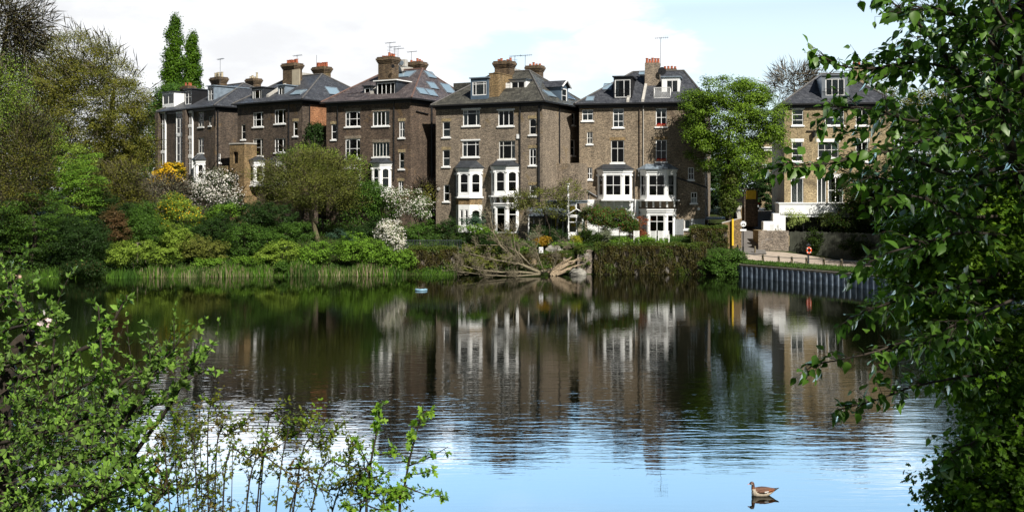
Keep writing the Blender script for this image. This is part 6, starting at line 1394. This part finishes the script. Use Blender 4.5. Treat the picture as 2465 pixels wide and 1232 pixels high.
# ------------------------------------------------------------ goose
def goose():
    gx, gy = at(1834, HZ, 23.4).x, 23.4
    root = empty('goose', (gx, gy, 0), .06, label='brown and white goose with a dark eye patch swimming to the left', cat='goose')
    def el(x, y, z, ry, rz, n=16, tilt=0.): return [(x+tilt*rz*math.sin(2*math.pi*k/n), y+ry*math.cos(2*math.pi*k/n), z+rz*math.sin(2*math.pi*k/n)) for k in range(n)]
    body = [(-.235,.045,.035,.05),(-.215,.055,.075,.085),(-.16,.065,.115,.115),(-.06,.07,.135,.125),(.06,.075,.135,.120),(.15,.085,.11,.098),(.23,.105,.07,.062),(.30,.125,.038,.034),(.37,.150,.022,.014),(.405,.162,.010,.006)]
    m = MB(); m.loft([el(x, 0, z, ry, rz) for x, z, ry, rz in body])
    neck = [(-.16,.09,.07,0.),(-.195,.14,.055,0),(-.205,.19,.042,0),(-.205,.235,.036,0),(-.212,.265,.037,0),(-.225,.287,.036,0),(-.240,.293,.030,0)]
    m.tube([(x,0,z) for x, z, r, _ in neck], [r for _, _, r, _ in neck], 12)
    m.loft([el(-.205,0,.280,.022,.024,12), el(-.225,0,.284,.034,.036,12), el(-.25,0,.282,.036,.036,12), el(-.275,0,.274,.028,.027,12), el(-.292,0,.266,.018,.018,12)])
    o = m.build('body_tmp', None); md = o.modifiers.new('r', 'REMESH'); md.mode = 'VOXEL'; md.voxel_size = .0075; md.use_smooth_shade = True
    sm = o.modifiers.new('s', 'SMOOTH'); sm.iterations = 3
    dg = bpy.context.evaluated_depsgraph_get(); me = bpy.data.meshes.new_from_object(o.evaluated_get(dg)); bpy.data.objects.remove(o)
    cols = dict(pale=plain('pale_breast_feather', (.50,.43,.33), .8, .2, 40), brown=plain('brown_back_feather', (.13,.065,.040), .8, .3, 50), white=plain('white_wing_feather', (.8,.78,.74), .8, .05, 30), chest=plain('chestnut_feather', (.19,.065,.022), .7, .3, 40), black=M['black'], neck=plain('dark_neck_feather', (.08,.045,.035), .8, .25, 40))
    keys = list(cols); 
    for k in keys: me.materials.append(cols[k])
    def pick(c):
        x, y, z = c
        if z > .185 or (x < -.17 and z > .155):
            if z > .250:
                if x < -.268: return 'black'
                if (x+.238)**2+(z-.292)**2 < .017**2 and abs(y) > .012: return 'black'
                if z < .283 and x < -.222: return 'pale'
                return 'neck' if z < .305 else 'brown'
            return 'chest' if z < .20 and x < -.19 else 'neck'
        if x > .285: return 'black'
        if x > .25 and z < .10: return 'pale'
        top = .115 + .0*x
        if -.165 < x < .29:
            lo = .070+.25*max(0, -x-.02)+(.02 if x < 0 else 0) if x < .10 else .085
            if x < .0: lo = .085+.22*(x+.165)*0+.03*(x < -.1)
            if z > lo:
                if .075 < x < .135 and z < .155: return 'white'
                return 'brown' if x < .135 or z > .150 else 'chest'
        return 'pale'
    for pgn in me.polygons: pgn.material_index = keys.index(pick(pgn.center))
    b = bpy.data.objects.new('body', me); COL.objects.link(b); b.parent = root
    me.polygons.foreach_set('use_smooth', [True]*len(me.polygons))
    m = MB(); m.loft([[(-.285,-.014,.258),(-.285,.014,.258),(-.285,.012,.276),(-.285,-.012,.276)],[(-.315,-.011,.250),(-.315,.011,.250),(-.313,.009,.262),(-.313,-.009,.262)],[(-.335,-.007,.244),(-.335,.007,.244),(-.335,.005,.252),(-.335,-.005,.252)]])
    m.build('bill', plain('pink_bill', (.55,.28,.26), .5, .1, 20), root, bevel=.002)
    for sy_ in (-1, 1):
        m = MB(); m.lathe((-.240, sy_*.033, .287), [(.001,-.006),(.006,-.003),(.006,.003),(.001,.006)], 8); m.build('eye', M['orange'], root)
        m = MB(); R_ = []
        for x, z0, z1, yy in ((-.15,.085,.11,.108),(-.08,.070,.150,.132),(.02,.072,.170,.140),(.12,.090,.165,.125),(.20,.105,.155,.092),(.285,.135,.155,.045)): R_.append([(x,sy_*(yy),z0),(x,sy_*(yy+.012),(z0+z1)/2),(x,sy_*(yy-.02),z1),(x,sy_*(yy-.035),(z0+z1)/2)])
        m.loft(R_); w = m.build('wing', [cols['brown'], cols['chest'], cols['white']], root, smooth=True)
        for pgn in w.data.polygons: pgn.material_index = 2 if .02 < pgn.center[0] < .12 and pgn.center[2] < .128 else (1 if pgn.center[0] > .12 else 0)
goose()

# ------------------------------------------------------------ foreground trees
def catmull(P, n=6):
    P = [np.array(p, float) for p in P]; Q = [2*P[0]-P[1]]+P+[2*P[-1]-P[-2]]; out = []
    for i in range(1, len(Q)-2):
        for k in range(n):
            t = k/n; a, b, c, d = Q[i-1], Q[i], Q[i+1], Q[i+2]
            out.append(.5*((2*b)+(-a+c)*t+(2*a-5*b+4*c-d)*t*t+(-a+3*b-3*c+d)*t**3))
    out.append(P[-1]); return out
class Bush:
    def __init__(s, seed): s.rs = rs_(seed); s.m = MB(); s.leaf = {}; s.nodes = []
    def add_leaf(s, mat, p, d, n, size): s.leaf.setdefault(mat, []).append((p, d, n, size))
    def branch(s, pts, r0, r1=.003, world=False, n=5):
        W_ = [np.array(at(*p)) if not world else np.array(p, float) for p in pts]; c = catmull(W_, n); k = len(c)
        s.m.tube([tuple(p) for p in c], [r0+(r1-r0)*(i/(k-1))**.8 for i in range(k)], 7 if r0 > .012 else 5, cap=True); return c
    def shoot(s, p, d, L, r, kind, sp, size, mat, lev=0, sag=0., wig=.18, start=.12):
        rs = s.rs; n = max(3, int(L/.05)); pts = [p]; dirs = [d]
        for i in range(n):
            d = norm((d+rs.randn(3)*wig+np.array([0,0,-sag]))[None])[0]; pts.append(pts[-1]+d*L/n); dirs.append(d)
        s.m.tube([tuple(q) for q in pts], [r*(1-.8*i/n) for i in range(n+1)], 4, cap=False)
        k = max(2, int(L*(1-start)/sp)); side = rs.randn(3)
        for i in range(k+1):
            f = (start+(1-start)*(i+rs.uniform(-.2,.2))/k)*n; f = min(max(f, 0), n-1e-3); j = int(f); q = pts[j]*(1-f+j)+pts[j+1]*(f-j); dd = dirs[j+1]
            side = np.cross(dd, side)+rs.randn(3)*.3; side = side-dd*side.dot(dd); side /= max(1e-6, np.linalg.norm(side))
            sz = size*rs.uniform(.5,1.2)*(1-.25*(i/k)**3)
            if kind == 'droop':
                ld = side*.75+dd*.45+np.array([0,0,-.55])+rs.randn(3)*.30; st = q+side*size*.22+np.array([0,0,-.1*size]); s.m.tube([tuple(q), tuple(st)], .0012, 3, cap=False)
                s.add_leaf(mat, st, ld, side*.9+rs.randn(3)*.45+np.array([0,-.2,.45]), sz)
            elif kind == 'rosette':
                for _ in range(rs.randint(3, 6)): s.add_leaf(mat, q, dd*.6+rs.randn(3)*.65+np.array([0,0,.35]), rs.randn(3)*.5+np.array([0,-.2,.8]), sz*rs.uniform(.7,1.1))
            else:
                for _ in range(2): s.add_leaf(mat, q, dd*.4+side*.8+rs.randn(3)*.4, rs.randn(3)*.5+np.array([0,-.2,.8]), sz); side = -side
        return pts, dirs
    def build(s, name, label, cat, origin, bark, tmpls, group=None, leafname='foliage', woodname='branches'):
        root = empty(name, origin, label=label, cat=cat, group=group); o = np.array(origin)
        s.m.v = [tuple(np.array(p)-o) for p in s.m.v]; s.m.build(woodname, M[bark], root, smooth=True)
        for mat, L in s.leaf.items():
            c = Cloud(); c.add(tmpls[mat], np.array([l[0] for l in L]), np.array([l[1] for l in L]), norm(np.array([l[2] for l in L])), np.array([l[3] for l in L])); c.build(leafname if mat not in ('pink','white') else 'blossom', LM[mat], root, origin)
        return root
def right_tree():
    b = Bush(501); rs = b.rs; Y0 = 5.7
    trunk = [(3.75,6.3,3.0),(3.65,6.25,4.6),(3.5,6.2,5.8),(3.15,6.0,6.7),(2.85,5.8,7.2),(2.70,5.65,7.7),(2.62,5.6,8.3)]
    b.branch(trunk, .07, .020, world=True)
    L = [([(2425,330,5.8),(2360,240,5.7),(2300,165,5.6),(2240,90,5.5),(2180,30,5.4),(2120,-10,5.4)],.024),
         ([(2300,165,5.6),(2200,150,5.4),(2110,165,5.3),(2030,160,5.2),(1978,135,5.2)],.010),
         ([(2380,270,5.7),(2280,285,5.5),(2190,290,5.4),(2100,262,5.3),(2020,262,5.3),(1985,285,5.3)],.012),
         ([(2425,400,5.8),(2310,425,5.6),(2200,385,5.4),(2100,365,5.3),(2010,392,5.2),(1925,398,5.1),(1870,398,5.1)],.013),
         ([(2425,430,5.9),(2330,455,5.8),(2230,440,5.7),(2150,432,5.6),(2070,425,5.5),(2015,405,5.5)],.012),
         ([(2420,520,5.9),(2320,520,5.6),(2230,480,5.4),(2160,470,5.3),(2110,490,5.3)],.012),
         ([(2430,570,5.9),(2320,560,5.5),(2210,590,5.4),(2130,612,5.3),(2065,650,5.3)],.012),
         ([(2430,650,5.9),(2300,695,5.5),(2200,712,5.4),(2110,740,5.3),(2045,768,5.2)],.012),
         ([(2460,820,5.9),(2330,815,5.5),(2200,818,5.4),(2100,848,5.3),(2010,868,5.2),(1942,876,5.2)],.012),
         ([(2460,890,5.9),(2330,905,5.6),(2200,930,5.5),(2110,962,5.4),(2035,982,5.3)],.011),
         ([(2470,240,5.6),(2450,120,5.5),(2430,20,5.4),(2420,-60,5.4)],.02),
         ([(2400,120,5.5),(2340,60,5.3),(2250,20,5.2),(2170,30,5.1)],.011),
         ([(2425,330,5.8),(2300,330,5.3),(2220,340,5.1),(2150,360,5.0)],.010),
         ([(2450,1000,5.8),(2370,1050,5.5),(2300,1085,5.4),(2255,1120,5.3)],.009),
         ([(2440,720,5.8),(2350,760,5.3),(2280,790,5.1),(2220,830,5.1)],.009),
         ([(2420,60,5.4),(2360,-30,5.2),(2260,-80,5.1)],.012)]
    for pl, r in L:
        c = b.branch(pl, r, .0025); n = len(c)
        for i in range(3, n):
            f = i/n; t = norm((c[i]-c[i-1])[None])[0]
            for _ in range(3 if f < .5 else 2):
                if rs.rand() < (.95 if f < .45 else .62):
                    d = t*(.9+f*.5)+rs.randn(3)*.55*(1.1-f*.6)+np.array([0,0,.12]); b.shoot(c[i], norm(d[None])[0], rs.uniform(.10,.24)*(1.15-.65*f), .0028, 'droop', .032, .073, 'poplarbig', sag=.02)
    for _ in range(520):
        px = 2465-abs(rs.randn())*170+30; py = rs.uniform(-60, 640); 
        if px < 2120 or (py > 400 and rs.rand() < .85) or (px < 2210 and rs.rand() < .6): continue
        b.shoot(np.array(at(px, py, rs.uniform(5.3,6.2))), norm((rs.randn(3)*.6+np.array([-.7,0,.1]))[None])[0], rs.uniform(.12,.28), .0028, 'droop', .034, .073, 'poplarbig', sag=.02)
    for bx in ((1995,2150,235,330,22),(2010,2150,350,450,26),(2095,2190,-20,180,24),(2090,2200,540,700,8)):
        for _ in range(bx[4]): b.shoot(np.array(at(rs.uniform(bx[0],bx[1])+40, rs.uniform(bx[2],bx[3]), rs.uniform(5.2,5.8))), norm((rs.randn(3)*.5+np.array([-.8,0,.1]))[None])[0], rs.uniform(.08,.18), .0022, 'droop', .034, .070, 'poplarbig', sag=.02)
    # unseen extra crown added above and right of the view to shade the foreground
    for _ in range(1100):
        q = np.array([rs.uniform(3.4,7.0), rs.uniform(-.6,5.8), rs.uniform(8.2,11.8)]); 
        if ((q[0]-5.2)/2.1)**2+((q[1]-2.6)/3.3)**2+((q[2]-10)/2.)**2 > 1.25: continue
        b.shoot(q, unit(rs, 1)[0], rs.uniform(.3,.6), .004, 'droop', .05, .12, 'poplarbig', sag=.1)
    for tgt in ((4.2,4.5,9.2),(5.2,2.5,9.8),(6.2,1.5,10.2),(4.6,1.0,9.6)): b.branch([(2.7,5.65,7.9),((2.7+tgt[0])/2,(5.6+tgt[1])/2,8.8),tgt], .03, .006, world=True)
    b.build('broadleaf_tree', 'near tree at the right with large glossy drooping pointed leaves', 'tree', (3.75,6.3,3.0), 'bark', {'poplarbig': T_ovate(.33,.16)}, leafname='crown', woodname='trunk')
right_tree()
P('hawthorn_tree','dense small leaved hawthorn behind the glossy leaves at the right edge','tree',2600,None,6.05,
  [(2330,600,150,110),(2420,480,110,110),(2230,560,110,60),(2190,640,80,50),(2250,690,110,70),(2400,760,120,150),(2300,780,90,90),(2420,950,110,150),(2450,1120,100,140),(2370,1180,80,90),(2330,900,70,60),(2200,730,70,40),(2480,250,60,120)],'hawthorn',510,
  nclump=760,per=64,leaf=.038,cr=.085,flat=.55,trunk_r=.05,limbs=300,tip=.003,inner=.25,tmpl=T_lobed(),up=.8,depth=1.3,lift=.05)
LM['hawthorn2'] = leafmat('shade_painted_hawthorn_leaf', (.026,.065,.004), (.060,.125,.006), trans=.35, gloss=.08, scale=2.)  # darker copy of the hawthorn leaf, with the corner's shade put into its colour
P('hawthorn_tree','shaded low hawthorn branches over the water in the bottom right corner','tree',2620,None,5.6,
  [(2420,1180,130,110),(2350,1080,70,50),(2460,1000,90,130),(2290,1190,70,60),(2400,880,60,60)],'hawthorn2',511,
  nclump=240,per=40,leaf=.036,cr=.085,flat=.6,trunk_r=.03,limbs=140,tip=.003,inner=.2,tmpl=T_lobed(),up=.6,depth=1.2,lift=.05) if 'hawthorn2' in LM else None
def apple():
    b = Bush(520); rs = b.rs
    g = gz(-2.2, 4.4)
    b.branch([(-2.25,4.5,g-.2),(-2.2,4.4,g+.7),(-2.12,4.3,5.3)] + [tuple(at(*q)) for q in ((2,980,4.3),(35,850,4.3),(72,805,4.3))], .075, .03, world=True)
    cv = [([(72,805,4.3),(45,730,4.3),(15,660,4.4)],.02), ([(72,815,4.3),(120,770,4.2),(138,740,4.2)],.012),
          ([(40,910,4.3),(121,887,4.2),(186,846,4.1),(241,818,4.1),(279,762,4.1),(306,711,4.1)],.016),
          ([(30,960,4.3),(130,960,4.1),(200,930,4.0),(262,890,4.0)],.012),
          ([(40,1040,4.2),(232,1003,4.1),(279,938,4.0),(325,901,4.0),(371,883,4.0)],.014),
          ([(150,1300,4.2),(223,1208,4.1),(279,1059,4.0),(343,948,3.9),(381,883,3.9),(418,840,3.9)],.016),
          ([(200,1320,4.1),(279,1166,3.9),(334,1078,3.8),(408,976,3.7),(450,900,3.7),(468,880,3.7)],.014),
          ([(60,1060,4.3),(204,1022,4.2),(260,1031,4.1),(325,1003,4.0),(404,957,3.9)],.012),
          ([(246,957,4.0),(246,900,4.0),(242,820,4.0),(237,738,4.0)],.006), ([(125,900,4.1),(128,840,4.1),(134,790,4.1),(139,760,4.1)],.006),
          ([(20,1150,4.2),(110,1120,4.0),(200,1110,3.9),(290,1085,3.9)],.012), ([(-30,760,4.4),(10,730,4.4),(40,690,4.4)],.012), ([(-40,900,4.3),(20,880,4.2),(60,870,4.1)],.012),
          ([(0,1250,4.0),(80,1190,3.8),(160,1170,3.7),(240,1170,3.6)],.012), ([(100,1330,3.8),(180,1250,3.6),(260,1190,3.5),(330,1150,3.5)],.012), ([(-60,1080,4.2),(30,1060,4.0),(110,1040,3.9),(180,1050,3.9)],.012),
          ([(300,1340,3.6),(340,1250,3.5),(390,1190,3.4),(400,1150,3.4)],.01), ([(30,960,4.3),(60,1000,4.1),(140,1030,4.0)],.01), ([(-40,820,4.4),(30,790,4.3),(90,780,4.2),(110,800,4.2)],.01)]
    for pl, r in cv:
        c = b.branch(pl, r, .003); n = len(c)
        thin = r < .007 or pl[-1][1] < 745 and pl[-1][0] > 200
        for i in range(2, n):
            f = i/n; t = norm((c[i]-c[i-1])[None])[0]
            if rs.rand() < .9: b.shoot(c[i], norm((t*.2+rs.randn(3)*.6+np.array([0,0,.5]))[None])[0], rs.uniform(.015,.05), .0022, 'rosette', .03, .034, 'apple', start=.5)
            if not thin:
                for _ in range(3 if c[i][2] < 5.8 else 2):
                    if rs.rand() < (.85 if c[i][2] < 6.0 else .45): b.shoot(c[i], norm((t*.6+rs.randn(3)*.6+np.array([0,-.1,.35]))[None])[0], rs.uniform(.08,.26), .003, 'rosette', .038, .031, 'apple', start=.3)
    # lower mass of the bush
    for _ in range(420):
        px = rs.uniform(-120, 400); py = rs.uniform(930, 1330)
        if px > 60+ (py-860)*1.15: continue
        q = np.array(at(px, py, rs.uniform(3.6, 4.9))); b.shoot(q, norm((rs.randn(3)*.6+np.array([.2,0,.6]))[None])[0], rs.uniform(.10,.25), .003, 'rosette', .042, .031, 'apple', start=.1)
    for px, py, k in ((104,765,4),(118,768,3),(98,828,3),(272,1040,3)):
        q = np.array(at(px, py, 4.08))
        for _ in range(k): b.add_leaf('pink', q+rs.randn(3)*.014, rs.randn(3), rs.randn(3)*.5+np.array([0,-.8,.5]), .022)
    b.build('apple_tree', 'apple tree in pink bud leaning in at the lower left corner', 'tree', (-2.25,4.5,g), 'bark', {'apple': T_ovate(.30,.10), 'pink': T_flower()}, leafname='crown', woodname='trunk')
apple()
def hawthorn_bush():
    b = Bush(530); rs = b.rs; base = np.array([-.95, 3.3, gz(-.95, 3.3)])
    cv = [[(480,980,3.3)],[(445,1010,3.35)],[(560,1070,3.3)],[(640,1050,3.2),(700,1040,3.2)],[(630,1110,3.2),(700,1055,3.2),(765,1005,3.2)],[(680,1100,3.15),(745,1028,3.15)],[(720,1130,3.1),(770,1075,3.1),(812,1032,3.1)],
          [(500,1040,3.2),(530,1000,3.2)],[(760,1180,3.1),(830,1120,3.1),(852,1070,3.1)],[(600,1160,3.1),(690,1130,3.1),(760,1125,3.1)],[(540,1150,3.1),(600,1100,3.1),(640,1080,3.1)],[(420,1060,3.4),(430,1020,3.4)],
          [(800,1230,3.05),(860,1180,3.05),(880,1130,3.05)],[(700,1220,3.0),(790,1180,3.0),(860,1160,3.0)],[(470,1120,3.1),(460,1060,3.1)],[(520,1100,3.4),(560,1040,3.4),(590,1020,3.4)],[(400,1120,3.3),(390,1060,3.3)],[(860,1250,3.0),(930,1210,3.0),(985,1190,3.0)]]
    for pl in cv:
        e = at(*pl[0]); st = base+np.array([(e.x-base[0])*.35, 0, 0]); mid = (st+np.array(e))*.5+np.array([(e.x-st[0])*-.12, 0, .0])
        c = b.branch([tuple(st), tuple(mid)]+[tuple(at(*q)) for q in pl], .0045, .0012, world=True, n=9); n = len(c)
        for i in range(5, n):
            f = i/n; t = norm((c[i]-c[i-1])[None])[0]; red = rs.rand() < .20+.5*(f > .85)
            for _ in range(2):
                b.shoot(c[i], norm((t*.7+rs.randn(3)*.7+np.array([0,0,.3]))[None])[0], rs.uniform(.03,.12)*(1.1-.5*f), .0014, 'pair', .016, .0145, 'bronze' if rs.rand() < .8 else 'hawthorn', start=.2)
    for _ in range(150):
        px = rs.uniform(385, 640); py = rs.uniform(985, 1300)
        if px > 470+(py-1030)*.4 or (px < 440 and py < 1060): continue
        b.shoot(np.array(at(px, py, rs.uniform(3.0,3.7))), norm((rs.randn(3)*.6+np.array([0,0,.7]))[None])[0], rs.uniform(.05,.15), .0018, 'pair', .015, .0165, 'bronze', start=.1)
    b.build('hawthorn_bush', 'bronze tinted young hawthorn bush with thin arching twigs at the bottom', 'shrub', tuple(base), 'bark', {'bronze': T_lobed(), 'hawthorn': T_lobed()}, leafname='foliage', woodname='stems')
hawthorn_bush()
def sprigs(label, top, seed, px0, Y, sides):
    b = Bush(seed); rs = b.rs; p0 = at(px0, 1300, Y); g = gz(p0.x, Y)
    c = b.branch([(p0.x, Y, g-.1), (p0.x, Y, (g+p0.z)/2)]+[tuple(at(x, y, Y)) for x, y in top], .006, .0015, world=True, n=7); n = len(c)
    for i in range(10, n):
        t = norm((c[i]-c[i-1])[None])[0]; (rs.rand() < .55) and b.shoot(c[i], norm((t*.4+rs.randn(3)*.7)[None])[0], rs.uniform(.010,.022), .0012, 'pair', .014, .024, 'sprig', start=.6)
    for (x0, y0, x1, y1) in sides:
        c2 = b.branch([(x0,y0,Y),((x0+x1)/2,(y0+y1)/2+4,Y-.03),(x1,y1,Y-.06)], .0025, .001)
        for i in range(1, len(c2)):
            t = norm((c2[i]-c2[i-1])[None])[0]; (rs.rand() < .5) and b.shoot(c2[i], norm((t*.5+rs.randn(3)*.6)[None])[0], rs.uniform(.008,.02), .001, 'pair', .014, .021*(.7+.6*i/len(c2)), 'sprig', start=.6)
    b.build('hawthorn_sprig', label, 'shrub', (p0.x, Y, g), 'bark', {'sprig': T_lobed()}, leafname='foliage', woodname='stem', group='two fresh green sprigs at the bottom')
sprigs('taller upright fresh green sprig at bottom centre, left of its pair', [(882,1232),(885,1180),(893,1110),(905,1050),(912,1000),(920,965)], 541, 880, 2.9, [(890,1130,812,1107),(886,1185,960,1180),(888,1150,940,1130),(890,1120,860,1060),(884,1200,835,1215),(884,1215,930,1225)])
sprigs('right hand fresh green sprig of the bottom centre pair', [(962,1232),(970,1190),(985,1110),(1000,1050),(1012,1010),(1028,985)], 542, 958, 2.95, [(985,1120,1078,1075),(975,1170,1060,1195),(980,1140,1045,1130),(990,1090,935,1080),(968,1200,930,1160),(970,1180,915,1190)])
